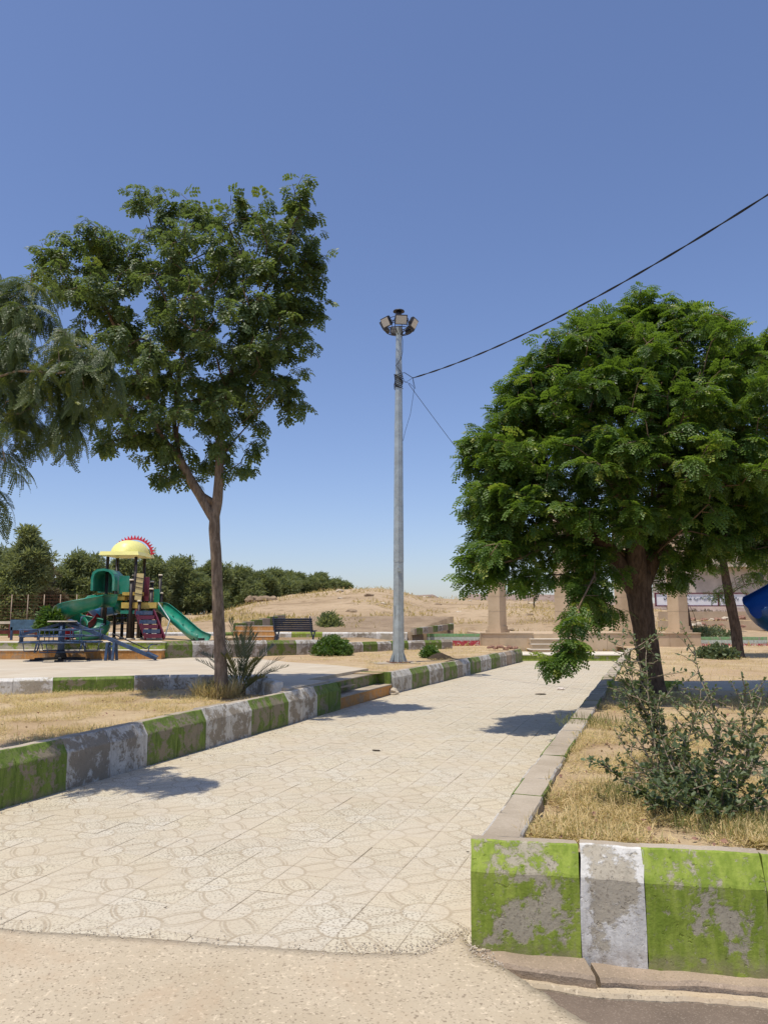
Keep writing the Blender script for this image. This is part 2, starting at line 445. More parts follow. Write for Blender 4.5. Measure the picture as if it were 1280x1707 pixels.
simple('wall_grey', (.50, .44, .37), .85, .2, 0, .15, 1.2, .2, dirt=(.36, .30, .24), dirtamt=.5, coords='geo')
simple('banner_white', (.80, .80, .80), .6, .3, 0, .05, 1, .05)
simple('window_glass', (.05, .045, .05), .12, .6, 0, .3, 2, .02)
simple('shutter', (.50, .44, .36), .7, .3, 0, .15, 4)
simple('stone_pale', (.55, .47, .36), .9, .2, 0, .2, 20, .5)
simple('stone_red', (.30, .17, .12), .9, .2, 0, .3, 9, .5)
simple('capital_pink', (.62, .44, .36), .8, .2, 0, .15, 4, .3)
simple('litter_dark', (.06, .045, .03), .9, .1, 0, .4, 30, .3)
simple('litter_white', (.70, .62, .56), .7, .2, 0, .1, 10)
simple('rail_red', (.20, .06, .045), .7, .3, 0, .3, 6)

# ------------------------------------------------------------------ the ground
TAN = math.tan(R(19.0))
def lx(y):   # ground line of the left path kerb
    return -5.57 + TAN * y if y < 17 else -5.57 + TAN * 17 + (y - 17) * .402
def rx(y):   # path-side line of the right path kerb
    return -1.02 + TAN * y
def smooth(a, b, x):
    t = min(1, max(0, (x - a) / (b - a))); return t * t * (3 - 2 * t)
def terrain(x, y):
    z = -.35
    ye = y - 3.0 * smooth(2, 4.5, x) * (1 - smooth(34, 40, y))
    z += (0.66) * smooth(27.5, 30.5, ye)
    if y > 24:
        left = 1 - smooth(-1, 4, x)
        z += .55 * left * smooth(28, 30.2, ye)
        z += .62 * left * (1 - smooth(-14, -9, -x) * 0) * smooth(30.2, 37, y) * (1 - smooth(8, 13, -x))
        # the broad bare hill
        hx = (x - 2) / (27.0 if x > 2 else 20.0)
        h = 2.3 * math.exp(-abs(hx) ** 2.2) * smooth(34, 74, y) * (1 - .6 * smooth(110, 260, y))
        h += .35 * math.exp(-((x - 36) / 40.0) ** 2) * smooth(40, 80, y) * (1 - .7 * smooth(120, 260, y))
        h += .5 * smooth(36, 60, y) * smooth(-12, 2, x)
        z += h
        z += (mnoise.fractal(Vector((x * .06, y * .06, 1.7)), 1.0, 2.0, 5)) * .32 * smooth(33, 60, y) * (1 - .5 * smooth(150, 400, y))
        z += (mnoise.fractal(Vector((x * .3, y * .3, 5.7)), 1.0, 2.0, 5)) * .20 * smooth(33, 45, y)
        z += .0 if y < 200 else -smooth(200, 600, y) * 1.5
    return z
def grid_sheet(name, xs, ys, fz, mat, **kw):
    V = [(x, y, fz(x, y)) for y in ys for x in xs]
    nx = len(xs); F = []
    for j in range(len(ys) - 1):
        for i in range(nx - 1):
            a = j * nx + i; F.append((a, a + 1, a + 1 + nx, a + nx))
    return np_mesh(name, V, F, mat, smooth=True, **kw)
xs = sorted(set([-3000, -1500, -700, -350, -200, -140] + list(np.arange(-110, 110.1, 1.4)) + [140, 200, 350, 700, 1500, 3000]))
ys = sorted(set([-1500, -500, -120, -30, 0, 12, 20] + list(np.arange(24, 50, .7)) + list(np.arange(50, 125, 1.6)) + [135, 150, 175, 210, 260, 340, 450, 700, 1200, 2200, 4000]))
g = grid_sheet('ground', xs, ys, terrain, M['hill']); tag(g, kind='structure')

def mesa(name, pts, y, thick, topcut=None):
    """flat topped ridge: pts are (x, z_top) along it"""
    V = []; F = []
    n = 90
    X = np.linspace(pts[0][0], pts[-1][0], n); Z = np.interp(X, [p[0] for p in pts], [p[1] for p in pts])
    prof = [(-1.0, 0), (-.72, .22), (-.45, .50), (-.25, .74), (-.15, .97), (0, 1.0), (.4, 1.0), (.8, .5), (1.0, 0)]
    for i in range(n):
        for (a, b) in prof:
            w = mnoise.fractal(Vector((X[i] * .03, a * 3, y)), 1, 2, 4)
            V.append((X[i], y + a * thick + w * thick * .18 * (1 if b < 1 else .3), -3 + (Z[i] + 3) * b + w * (1.2 if b < .99 else .35)))
    m = len(prof)
    for i in range(n - 1):
        for k in range(m - 1):
            a = i * m + k; F.append((a, a + m, a + m + 1, a + 1))
    o = np_mesh(name, V, F, M['mesa'], smooth=False); tag(o, kind='structure'); return o
k_ = 900 / FPX
mesa('mesa', [((760 - 640) * k_, 18), ((782 - 640) * k_, 29.5), ((905 - 640) * k_, 29.0), ((1000 - 640) * k_, 26.5), ((1045 - 640) * k_, 20), ((1300 - 640) * k_, 12), (900, 4)], 900, 120)
k_ = 620 / FPX
mesa('mesa', [((560 - 640) * k_, 10), ((600 - 640) * k_, 15), ((676 - 640) * k_, 19.5), ((722 - 640) * k_, 20.5), ((738 - 640) * k_, 15.5), ((800 - 640) * k_, 12), ((900 - 640) * k_, 2)], 620, 60)

# soil beds as displaced patches
def patch(name, c00, c10, c11, c01, nx, ny, z, amp, mat, kind='structure'):
    V = []; F = []
    c = [Vector((a[0], a[1])) for a in (c00, c10, c11, c01)]
    for j in range(ny + 1):
        for i in range(nx + 1):
            s, t = i / nx, j / ny
            p = (c[0] * (1 - s) + c[1] * s) * (1 - t) + (c[3] * (1 - s) + c[2] * s) * t
            w = mnoise.fractal(Vector((p.x * 1.1, p.y * 1.1, 3.3)), 1, 2, 5)
            V.append((p.x, p.y, z + w * amp))
    for j in range(ny):
        for i in range(nx):
            a = j * (nx + 1) + i; F.append((a, a + 1, a + nx + 2, a + nx + 1))
    return tag(np_mesh(name, V, F, mat, smooth=True), kind=kind)
KW = .20
patch('soil_bed', (lx(2) - KW - 14, 2), (lx(2) - KW, 2), (lx(15.2) - KW, 15.2), (lx(15.2) - KW - 14, 15.2), 70, 70, .33, .035, M['dry_soil'])
patch('soil_bed', (.60, 4.15), (16, 3.0), (19, 11.9), (rx(13.6) + .1, 13.6), 90, 70, .42, .03, M['dry_soil'])
patch('soil_bed', (rx(13.2) + .12, 13.2), (22, 11), (26, 29.8), (rx(29.8) + .1, 29.8), 60, 60, .43, .03, M['dry_soil'])
patch('soil_bed', (lx(16.2) - 8, 16.4), (lx(16.2) - .15, 16.4), (lx(29.3) - .15, 29.3), (lx(29.3) - 12, 29.3), 50, 60, .455, .02, M['dry_soil'])

patch('soil_bed', (-7, 29.2), (5.0, 29.2), (5.0, 33.4), (-7, 33.4), 40, 14, .455, .02, M['dry_soil'])
patch('soil_bed', (9.64, 29.0), (24, 29.0), (24, 34), (9.64, 34), 40, 14, .43, .02, M['dry_soil'])
# ------------------------------------------------------------------ path: mortar bed with laid tiles
TS = .345
mb = MB()
def pathpt(y, left): return ((lx(y) - .03) if left else (rx(y) + .03), y)
poly = [(-7.5, 3.4), (.05, 3.4), (.30, 3.95), (.62, 4.05), pathpt(4.2, False)] + [pathpt(y, False) for y in (17, 30.2)] + [pathpt(y, True) for y in (30.2, 17, 8, 3.4)]
mb.prism(poly, -.22, -.0055)
path = mb.build('path', M['mortar'], loc=(0, 8, -.22)); tag(path, kind='structure')
ca, sa = math.cos(R(19)), math.sin(R(19))
org = Vector((-1.3, 4.29, 0))
def tile_mesh():
    h, b = TS / 2 - .0008, .0016
    me = bpy.data.meshes.new('paving_tile')
    V = [(-h, -h, -.03), (h, -h, -.03), (h, h, -.03), (-h, h, -.03),
         (-h, -h, -b), (h, -h, -b), (h, h, -b), (-h, h, -b),
         (-h + b, -h + b, 0), (h - b, -h + b, 0), (h - b, h - b, 0), (-h + b, h - b, 0)]
    F = [(0, 1, 5, 4), (1, 2, 6, 5), (2, 3, 7, 6), (3, 0, 4, 7), (4, 5, 9, 8), (5, 6, 10, 9), (6, 7, 11, 10), (7, 4, 8, 11), (8, 9, 10, 11)]
    me.from_pydata(V, [], F); u = me.uv_layers.new(name='UVMap')
    for lp in me.loops:
        p = me.vertices[lp.vertex_index].co; u.data[lp.index].uv = (p.x / TS + .5, p.y / TS + .5)
    me.materials.append(M['tile']); return me
TM = tile_mesh()
cells = []
for j in range(-6, 90):
    for i in range(-16, 24):
        a = (i + .5) * TS; b = (j + .5) * TS
        x = org.x + a * ca + b * sa; y = org.y - a * sa + b * ca
        if y < 3.55 or y > 30.2: continue
        if x < lx(y) - .25 or x > rx(y) + .22: continue
        if x > .25 and y < 4.05: continue
        if abs(x) > y * .56 + .6: continue
        cells.append((math.hypot(x, y), x, y, i, j))
cells.sort()
for n_, (d, x, y, i, j) in enumerate(cells[:300]):
    o = bpy.data.objects.new('paving_tile', TM); COL.objects.link(o); o.parent = path
    wob = mnoise.noise(Vector((x * .7, y * .7, 0))) * .0015
    o.location = Vector((x, y, wob + rnd.uniform(-.0018, .0018))) - Vector(path.location)
    o.rotation_euler = (rnd.gauss(0, .0035), rnd.gauss(0, .0035), -R(19) + (math.pi / 2 if (i + j) % 2 else 0) + rnd.gauss(0, .003))
V = []; F = []; UV = []
for (d, x, y, i, j) in cells[300:]:
    n0 = len(V); h = TS / 2 - .0014; zz = mnoise.noise(Vector((x * .7, y * .7, 0))) * .0015 + rnd.uniform(-.0015, .0015)
    cor = [(-h, -h), (h, -h), (h, h), (-h, h)]
    for (u, v) in cor: V.append((x + u * ca + v * sa, y - u * sa + v * ca, zz + rnd.uniform(-.001, .001)))
    for (u, v) in cor: V.append((x + u * ca + v * sa, y - u * sa + v * ca, -.02))
    uvc = [(u / TS + .5, v / TS + .5) for u, v in cor]
    if (i + j) % 2: uvc = [(v, 1 - u) for u, v in uvc]
    F.append((n0, n0 + 1, n0 + 2, n0 + 3)); UV += uvc
    for k in range(4):
        a, b = k, (k + 1) % 4
        F.append((n0 + a + 4, n0 + b + 4, n0 + b, n0 + a)); UV += [uvc[a], uvc[b], uvc[b], uvc[a]]
o = np_mesh('distant_paving_tiles', V, F, M['tile'], parent=None, uv=UV)
o.parent = path; o.location = -Vector(path.location); tag(o, kind='stuff')

# concrete apron in front with its ragged edge, asphalt and the kerb footing
mb = MB()
def ragged(a, b, n, amp, seed):
    a = Vector(a); b = Vector(b); t = (b - a); nn = Vector((-t.y, t.x)).normalized(); out = []
    for i in range(n):
        s = i / n; p = a + t * s
        out.append(tuple(p + nn * (mnoise.fractal(Vector((p.x * 5, p.y * 5, seed)), 1, 2, 4) * amp)))
    return out
edge = []
epts = [G(*p) for p in ((-700, 1530), (0, 1549), (300, 1569), (560, 1588), (650, 1592), (712, 1588), (745, 1572), (772, 1560), (790, 1592), (838, 1612), (880, 1640), (925, 1672), (985, 1712), (1040, 1790))]
for a, b in zip(epts, epts[1:]): edge += ragged(a.xy, b.xy, 12, .018, 2.0)
edge.append(tuple(epts[-1].xy))
edge = [(p[0], p[1] + .02 * mnoise.fractal(Vector((p[0] * 14, p[1] * 14, 9)), 1, 2, 3)) for p in edge]
inner = []
ctr = Vector((-1.0, 0.5))
for p in edge:
    q = Vector(p); inner.append(tuple(q + (ctr - q).normalized() * .09))
V = []; F = []
for (p, q) in zip(edge, inner):
    V += [(p[0], p[1], -.12), (p[0], p[1], .003), (q[0], q[1], .010)]
for i in range(len(edge) - 1):
    for k in (0, 1): a = i * 3 + k; F.append((a + 3, a, a + 1, a + 4))
mb.add(V, F, True)
base = len(mb.v)
mb.v += [(q[0], q[1], .010) for q in inner] + [(1.2, -2, .0), (-9, -2, .0), (-9, 4.5, .0)]
mb.f.append(list(range(base, len(mb.v)))[::-1]); mb.smooth.append(False)
ap = mb.build('concrete_apron', M['apron'], loc=(-1, 2, 0)); tag(ap, kind='structure')
mb = MB(); mb.prism([(-9, -8), (14, -8), (14, 3.9), (-9, 3.9)], -.34, -.085)
tag(mb.build('road', M['asphalt']), kind='structure')
# footing strip under the front kerb, two broken slabs with a pale lip
fl = [G(772, 1584), G(985, 1612), G(1130, 1617), G(1330, 1632), G(1700, 1660)]
def strip(name, a_off, b_off, z, thick, amp, seed, mat, x0, x1):
    pts = [Vector((p.x, p.y)) for p in fl]
    A = []; B = []
    for p, q in zip(pts, pts[1:]):
        for i in range(14):
            s = p.lerp(q, i / 14)
            if s.x < x0 or s.x > x1: continue
            w = mnoise.fractal(Vector((s.x * 6, s.y * 6, seed)), 1, 2, 4)
            A.append((s.x, s.y - a_off)); B.append((s.x + .0, s.y - b_off - w * amp))
    m_ = MB(); n = len(A); V = []; F = []
    for (a, b) in zip(A, B):
        w = mnoise.fractal(Vector((b[0] * 9, b[1] * 9, seed + 3)), 1, 2, 4) * .006
        V += [(a[0], a[1], z - thick), (a[0], a[1], z + w), ((a[0] + b[0]) / 2, (a[1] + b[1]) / 2, z + w * 1.5), (b[0], b[1] + .012, z + w), (b[0], b[1], z - .016), (b[0], b[1], z - thick)]
    for i in range(n - 1):
        for k in range(5): q = i * 6 + k; F.append((q, q + 1, q + 7, q + 6))
        F.append((i * 6 + 5, i * 6, i * 6 + 6, i * 6 + 11))
    F.append((0, 5, 4, 3, 2, 1)); F.append(tuple((n - 1) * 6 + k for k in range(6)))
    m_.add(V, F, False)
    return m_.build(name, mat)
ft = empty('kerb_footing', (1.2, 3.8, -.1), kind='structure')
o1 = strip('footing_slab', -.14, .07, -.012, .12, .02, 1.0, M['footing'], 0, .97); o1.parent = ft; o1.location -= wloc(ft)
o2 = strip('footing_slab', -.14, .05, -.03, .12, .02, 7.0, M['footing'], .985, 3.5); o2.parent = ft; o2.location -= wloc(ft)
o3 = strip('mortar_lip', .06, .12, -.062, .08, .022, 4.0, M['apron'], .5, 3.5); o3.parent = ft; o3.location -= wloc(ft)

# ------------------------------------------------------------------ kerbs made of painted blocks
def arclen(pts):
    out = [0]
    for a, b in zip(pts, pts[1:]): out.append(out[-1] + (Vector(b[:2]) - Vector(a[:2])).length)
    return out
def at_len(pts, L, s):
    for i in range(len(pts) - 1):
        if s <= L[i + 1] or i == len(pts) - 2:
            f = (s - L[i]) / max(1e-6, L[i + 1] - L[i])
            return Vector(pts[i][:2]).lerp(Vector(pts[i + 1][:2]), f)
def kerb(label, pts, z0, h, inward, seq, cham=(.10, .09), w=.21, detail=4, topmat=None, group=None, gap=.003, rough=.003, z1=None):
    """pts: front ground line; inward: +1 if the body lies left of the travel direction; seq: [(length, material)]"""
    L = arclen(pts); tot = L[-1]
    mid = at_len(pts, L, tot / 2)
    root = empty('kerb', (mid.x, mid.y, z0), label, 'kerb', group)
    s = 0; k = 0
    while s < tot - .03:
        ln, mt = seq[k % len(seq)]; k += 1
        e = min(tot, s + ln)
        p0 = at_len(pts, L, s + gap / 2); p1 = at_len(pts, L, e - gap / 2)
        t = (p1 - p0); n = t.length; t.normalize(); nn = Vector((-t.y, t.x)) * inward
        dz = rnd.gauss(0, .004); zz = z0
        if z1 is not None: zz = z0 + (z1 - z0) * (s + e) / 2 / tot
        ztop = h + dz; shift = rnd.gauss(0, .003)
        prof = [(0, -.06), (0, .004), (0, (h - cham[0]) * .33), (0, (h - cham[0]) * .66), (0, h - cham[0] - .008), (.005, h - cham[0] + .004), (cham[1] * .5, ztop - cham[0] * .5), (cham[1] - .008, ztop - .006), (cham[1] + .006, ztop), (w - .01, ztop), (w, ztop - .012), (w, -.06)]
        V = []; F = []; m = len(prof); seg = detail
        sd = rnd.uniform(0, 50)
        for i in range(seg + 1):
            u = (i / seg - .5) * n
            if i == 0: u += .001
            if i == seg: u -= .001
            for (a, b) in prof:
                nz = mnoise.fractal(Vector((u * 9 + sd, b * 9, a * 9)), 1, 2, 3)
                ed = 1.6 if i in (0, seg) else 1.0
                V.append((u + (nz * rough * 1.5 if i in (0, seg) else 0), (a + shift + nz * rough * ed), b + nz * rough * .7))
        for i in range(seg):
            for q in range(m - 1):
                a = i * m + q; F.append((a + m, a + m + 1, a + 1, a))
        F.append(tuple(range(m))); F.append(tuple(range(seg * m, seg * m + m))[::-1])
        me = bpy.data.meshes.new('kerb_block')
        if inward > 0: F = [f for f in F]
        V2 = [(v[0], v[1] * inward, v[2]) for v in V]
        if inward < 0: F = [f[::-1] for f in F]
        me.from_pydata(V2, [], F)
        me.materials.append(M[mt]); me.materials.append(M['kerb_bare'])
        for pl in me.polygons:
            # the flat top is bare concrete
            if topmat is None and pl.normal.z > .93 and abs(pl.center.y) > cham[1]: pl.material_index = 1
        me.update()
        o = bpy.data.objects.new('kerb_block', me); COL.objects.link(o); o.parent = root
        c = (p0 + p1) / 2
        o.location = Vector((c.x, c.y, zz)) - wloc(root)
        o.rotation_euler = (0, 0, math.atan2(t.y, t.x))
        s = e
    return root
GP, GO, WP, WO, OR = 'green_paint', 'green_paint_old_shaded', 'white_paint', 'white_paint_old', 'orange_paint'
# front kerb: runs right from the corner
fk = [G(785, 1578), G(975, 1592), G(1090, 1606), G(1290, 1622), G(1700, 1655)]
fk = [(p.x, p.y) for p in fk]
kerb('weathered kerb wall in bright green and white facing the viewer, nearest right corner', fk, -.005, .49, 1,
     [(.53, GP), (.30, WP), (.54, GP), (.5, GP), (.5, WP)], (.125, .085), .17, detail=26, rough=.0055, gap=.002)
# left kerb of the path, near run up to the steps
lk = [(lx(y), y) for y in (13.94, 11, 8, 5, 2.4)]
kerb('long green and grey painted kerb on the left side of the path, from the foreground to the steps', lk, -.005, .48, -1,
     [(.50, GO), (.5, GO), (.56, WO), (.52, WO), (.58, GO), (.56, GO), (.58, WO), (.58, WO), (.6, GO), (.58, GO), (.62, WO), (.62, WO), (.62, GO), (.62, GO), (.62, GO), (.6, WO), (.6, WO), (.6, GO), (.6, GO)], (.13, .085), .20, detail=9, rough=.005)
lk2 = [(lx(y), y) for y in (16.75, 17, 20, 24, 29.1)]
kerb('green and white painted kerb running past the floodlight pole to the end of the path', lk2, -.005, .46, 1,
     [(.6, WO), (.6, WO), (.6, GO), (.65, GO), (.55, WO), (.6, WO), (.6, GO), (.6, GO), (.6, WO), (.7, WO), (.6, GO), (.6, GO), (.6, WO), (.65, WO), (.6, GO), (.6, GO), (.9, WO), (.9, 'footing'), (.6, WO), (.6, GO), (.6, GO), (.8, WO), (.8, GO), (.8, WO), (.8, GO)], (.12, .08), .20, detail=4, rough=.004)
# right kerb of the path: its top is what shows
rk = [(rx(y) + (.04 if y < 5 else 0), y) for y in (4.24, 7, 10, 13.3)]
kerb('bare topped kerb on the right side of the path beside the near straw bed', rk, -.005, .48, -1,
     [(.5, WO), (.5, WO), (.52, GO), (.5, WO), (.5, WO), (.5, GO), (.5, GO), (.5, WO)], (.06, .04), .235, detail=5, rough=.007)
rk2 = [(rx(y) + .0, y) for y in (13.45, 18, 24, 29.3)]
kerb('low kerb on the right side of the path between the green cross kerb and the pavilion', rk2, -.005, .49, -1,
     [(.5, WO), (.5, WO), (.5, GO), (.5, GO)], (.06, .04), .235, detail=4, rough=.006)
ck = [(rx(13.3) + .22, 13.25), (4.2, 13.2), (5.0, 13.15)]
kerb('short bright green kerb across the right bed beside the big trunk', ck, .40, .15, 1, [(.5, GP)], (.04, .04), .16, topmat=1)
# kerb between the left straw bed and the plaza
xk = [(-17, 10.6), (-9, 12.35), (-6.5, 13.1), (-4.6, 13.75), (-3.45, 14.1), (-2.7, 13.95), (-2.15, 13.4), (lx(11.7) - .2, 11.9)]
xk = xk[:-1] + [(-1.75, 12.5)]
kerb('worn white and green kerb behind the left straw bed, in front of the plaza', xk, .30, .29, 1,
     [(.55, WP), (.6, WO), (.62, WP), (.6, WP), (.6, GO), (.6, GO), (.55, WP), (.6, WP), (.62, WP), (.6, WP), (.62, WP), (.6, WP), (.55, WP), (.6, WP), (.1, WP), (.68, GP), (.68, GP), (.66, WP), (.66, WP), (.62, WP), (.70, GO), (.62, GO), (.6, WO), (.5, WO), (.6, WO)], (.04, .05), .16, detail=4, topmat=1)

# steps up to the plaza
st = empty('steps', (-.25, 15.2, 0), 'two painted steps from the path up to the left plaza, orange and green', 'steps')
def along(y, off, z): # point offset to the left of the left kerb line
    return Vector((lx(y) - off * ca, y + off * sa, z))
y0, y1 = 14.0, 16.7
for (nm, o0, o1, za, zb, mt) in (('lower_step', .02, .36, -.05, .215, OR), ('upper_step', .34, .72, -.05, .44, GO)):
    m_ = MB(); m_.prism([along(y0, o0, 0)[:2], along(y1, o0, 0)[:2], along(y1, o1, 0)[:2], along(y0, o1, 0)[:2]], za, zb - .02)
    b_ = m_.build(nm, M[mt], st)
    m_ = MB(); m_.prism([along(y0, o0 - .012, 0)[:2], along(y1, o0 - .012, 0)[:2], along(y1, o1, 0)[:2], along(y0, o1, 0)[:2]], zb - .02, zb)
    m_.build('tread', M['kerb_bare'], b_)
m_ = MB(); m_.prism([along(y0 - .02, .03, 0)[:2], along(y0 + .03, .03, 0)[:2], along(y0 + .03, .8, 0)[:2], along(y0 - .02, .8, 0)[:2]], 0, .47)
m_.build('side_wall', M[GO], st)
m_ = MB(); m_.prism([along(y1 - .02, .05, 0)[:2], along(y1 + .06, .05, 0)[:2], along(y1 + .06, .8, 0)[:2], along(y1 - .02, .8, 0)[:2]], 0, .46)
m_.build('side_wall', M[GO], st)

# plaza
pz = [(-17, 10.7), (-9, 12.45), (-6.5, 13.2), (-4.6, 13.86), (-3.4, 14.22), (-2.6, 14.05), (-2.0, 13.4), (-1.68, 12.6), (lx(12.4) - .19, 12.4), (lx(13.9) - .19, 13.9)]
pz += [tuple(along(14.0, .70, 0)[:2]), tuple(along(16.7, .70, 0)[:2]), tuple(G(614, 1114.5, .5)[:2]), tuple(G(560, 1109, .5)[:2]), tuple(G(480, 1103.5, .5)[:2]), tuple(G(420, 1097, .5)[:2]), (-6, 22.2), (-18, 22.2)]
m_ = MB(); m_.prism(pz, -.1, .50)
tag(m_.build('plaza', M['plaza'], loc=(-6, 16, 0)), kind='structure')
m_ = MB(); m_.prism([(4.75, 12.15), (6.5, 11.75), (14, 11.2), (15, 14.0), (6.6, 14.1), (5.0, 13.7)], .1, .50)
tag(m_.build('paved_area', M['plaza'], loc=(8, 13, .1)), kind='structure')

# raised playground ground and its front kerb
pf = [(-18, 21.0), (-6.02, 21.5), (-2.75, 24.6), (-1.2, 25.9), (.35, 27.9), (2.6, 29.6)]
m_ = MB(); m_.prism([(-20, 21.1), (-6.1, 21.62), (-5.5, 22.3), (-5.0, 29.9), (-20, 29.9)], .1, .93)
tag(m_.build('playground_floor', M['dry_soil'], loc=(-10, 25, 0)), kind='structure')
m_ = MB(); m_.prism([(-5.5, 22.25), (-2.8, 24.75), (-1.2, 26.05), (.3, 28.1), (2.4, 30.3), (-5, 30.3)], .1, .74)
tag(m_.build('bench_terrace', M['dry_soil'], loc=(-2, 26, 0)), kind='structure')
kerb('tall green and white kerb in front of the playground terrace and bench', pf[1:4], .50, .47, 1,
     [(.85, GO), (.6, WO), (.6, WO), (.6, WO), (.75, WO), (.55, GO), (.55, GO), (.8, WO), (.8, WO)], (.10, .08), .2, topmat=1, z1=.42)
kerb('low white and green kerb behind the round bush and the pole', pf[3:], .45, .34, 1, [(.8, WO), (.8, GO)], (.08, .06), .2, topmat=1)
# broad painted steps left of it
ps = empty('steps', (-12, 21.4, .5), 'broad orange and green painted steps in front of the playground', 'steps')
xa = G(10, 1097, .5).x; xb = G(280, 1097, .5).x
for nm, ya, yb, za, zb, mt in (('lower_step', 20.95, 21.5, .48, .725, OR), ('upper_step', 21.25, 21.9, .60, .93, GP)):
    m_ = MB(); m_.prism([(xa - 6, ya), (xb, ya + .2), (xb, yb), (xa - 6, yb)], za, zb)
    b_ = m_.build(nm, M[mt], ps)
    m_ = MB(); m_.prism([(xa - 6, ya - .015), (xb + .01, ya + .185), (xb + .01, yb), (xa - 6, yb)], zb, zb + .03)
    m_.build('tread', M['white_step'], b_)

# second kerb row, orange steps and sloped brown bed behind
kerb('white kerb with green blocks behind the playground and benches', [(-19, 30.2), (-10, 30.3), (-3.0, 30.4), (.9, 30.4)], .70, .36, 1,
     [(1.0, WP), (1.1, WO), (.9, WP), (1.1, WP), (1.0, GO), (1.0, WO), (1.0, WP), (1.2, GP)], (.05, .05), .2, topmat=1)
ow = empty('steps', (-4.9, 29.6, .72), 'orange painted steps left of the dark bench', 'steps')
for k in range(3):
    m_ = MB(); m_.box((-4.95, 29.55 + k * .3, .72 + .10 + k * .19), (1.55, .3, .185)); b_ = m_.build('step', M[OR], ow)
    m_ = MB(); m_.box((-4.95, 29.55 + k * .3, .72 + .10 + k * .19 + .1), (1.57, .32, .014)); m_.build('tread', M['white_step'], b_)

bb = []
for j in range(9):
    for i in range(31):
        y = 30.55 + j * .72; x = -3.6 + i / 30 * (4.6 + (y - 30.55) * .36)
        bb.append((x + (j * .02), y, 1.02 + j * .083 + mnoise.fractal(Vector((x, y, 0)), 1, 2, 4) * .05))
F = [(j * 31 + i, j * 31 + i + 1, j * 31 + i + 32, j * 31 + i + 31) for j in range(8) for i in range(30)]
n_b = len(bb); bb += [(bb[j * 31 + 30][0], bb[j * 31 + 30][1], .1) for j in range(9)] + [(bb[i][0], bb[i][1], .1) for i in range(31)]
F += [(j * 31 + 30, n_b + j, n_b + j + 1, (j + 1) * 31 + 30) for j in range(8)] + [(i, n_b + 9 + i, n_b + 10 + i, i + 1) for i in range(30)]
tag(np_mesh('brown_soil_bed', bb, F, M['brown_soil'], smooth=True), kind='structure')
kerb('thin pale kerb curving round the end of the sloping brown bed', [(-3.9, 36.6), (-2.2, 37.0), (1.5, 36.9), (2.9, 36.2), (3.0, 34.9), (2.3, 33.6), (1.7, 32.2), (1.05, 30.8)], 1.45, .20, 1,
     [(.6, 'kerb_bare'), (.6, WO), (.6, GO)], (.03, .03), .16, topmat=1, z1=1.0)
kerb('pale kerb sloping down to the orange steps', [(-6.0, 31.0), (-4.6, 35.0)], .95, .42, -1, [(.7, GO), (.7, 'kerb_bare')], (.03, .03), .18, topmat=1, z1=1.35)

# ------------------------------------------------------------------ flag walls and memorial pavilion
def flag_wall(x0, x1, y, zb, label):
    r = empty('flag_wall', ((x0 + x1) / 2, y, zb), label, 'wall')
    w = [(.0, .22, 'flag_red'), (.222, .37, 'flag_white'), (.372, .50, 'flag_green')]
    for (a, b, mt), nm in zip(w, ('red_band', 'white_band', 'green_band')):
        m_ = MB(); n = max(2, int((x1 - x0) / .5))
        m_.box(((x0 + x1) / 2, y + .11, zb + (a + b) / 2), (x1 - x0, .22, b - a)); m_.build(nm, M[mt], r)
    m_ = MB(); m_.box(((x0 + x1) / 2, y + .10, zb - .05), (x1 - x0 + .1, .34, .08)); m_.build('base', M['white_step'], r)
    return r
flag_wall(1.15, 4.0, 32.6, .45, 'low wall banded green, white and red left of the pavilion')
flag_wall(13.2, 16.4, 33.4, .30, 'low wall banded green, white and red right of the pavilion, behind the trees')

pv = empty('memorial_pavilion', (8, 33, 0), 'sandstone memorial pavilion with square columns on a stepped plinth at the end of the path', 'pavilion')
def pbox(nm, x0, x1, y0, y1, z0, z1, mt, parent=pv):
    m_ = MB(); m_.box(((x0 + x1) / 2, (y0 + y1) / 2, (z0 + z1) / 2), (x1 - x0, y1 - y0, z1 - z0)); return m_.build(nm, M[mt], parent)
# green bottom step across the end of the path
pbox('bottom_step', 5.05, 9.6, 29.6, 32.4, -.1, .20, 'green_paint')
pbox('tread', 5.03, 9.62, 29.57, 32.4, .202, .235, 'white_step')
px0 = 4.08
# plinth: slab facing in panels
for k in range(3): pbox('plinth_panel', px0 + k * .70, px0 + .694 + k * .70, 32.5, 32.7, .20, .95, 'pavilion_stone')
pbox('plinth', px0 + .02, 13.1, 32.72, 38.5, .1, .955, 'pavilion_stone')
pbox('plinth_coping', px0 - .03, 6.22, 32.46, 32.9, .957, 1.0, 'pavilion_stone')
for k in range(4): pbox('plinth_panel', 8.0 + k * 1.3, 9.29 + k * 1.3, 32.5, 32.7, .20, .95, 'pavilion_stone')
pbox('plinth_coping', 8.0, 13.2, 32.46, 32.9, .957, 1.0, 'pavilion_stone')
for k, z in enumerate((.36, .56, .76)):
    s_ = pbox('step', 6.0 + .0, 8.0, 31.55 + k * .3, 32.72, z - .19 if k else .236, z - .03, 'pavilion_stone')
    pbox('tread', 5.9 if k == 0 else 6.02, 8.0 if k else 8.1, 31.52 + k * .3, 32.72, z - .029, z, 'white_step', s_)
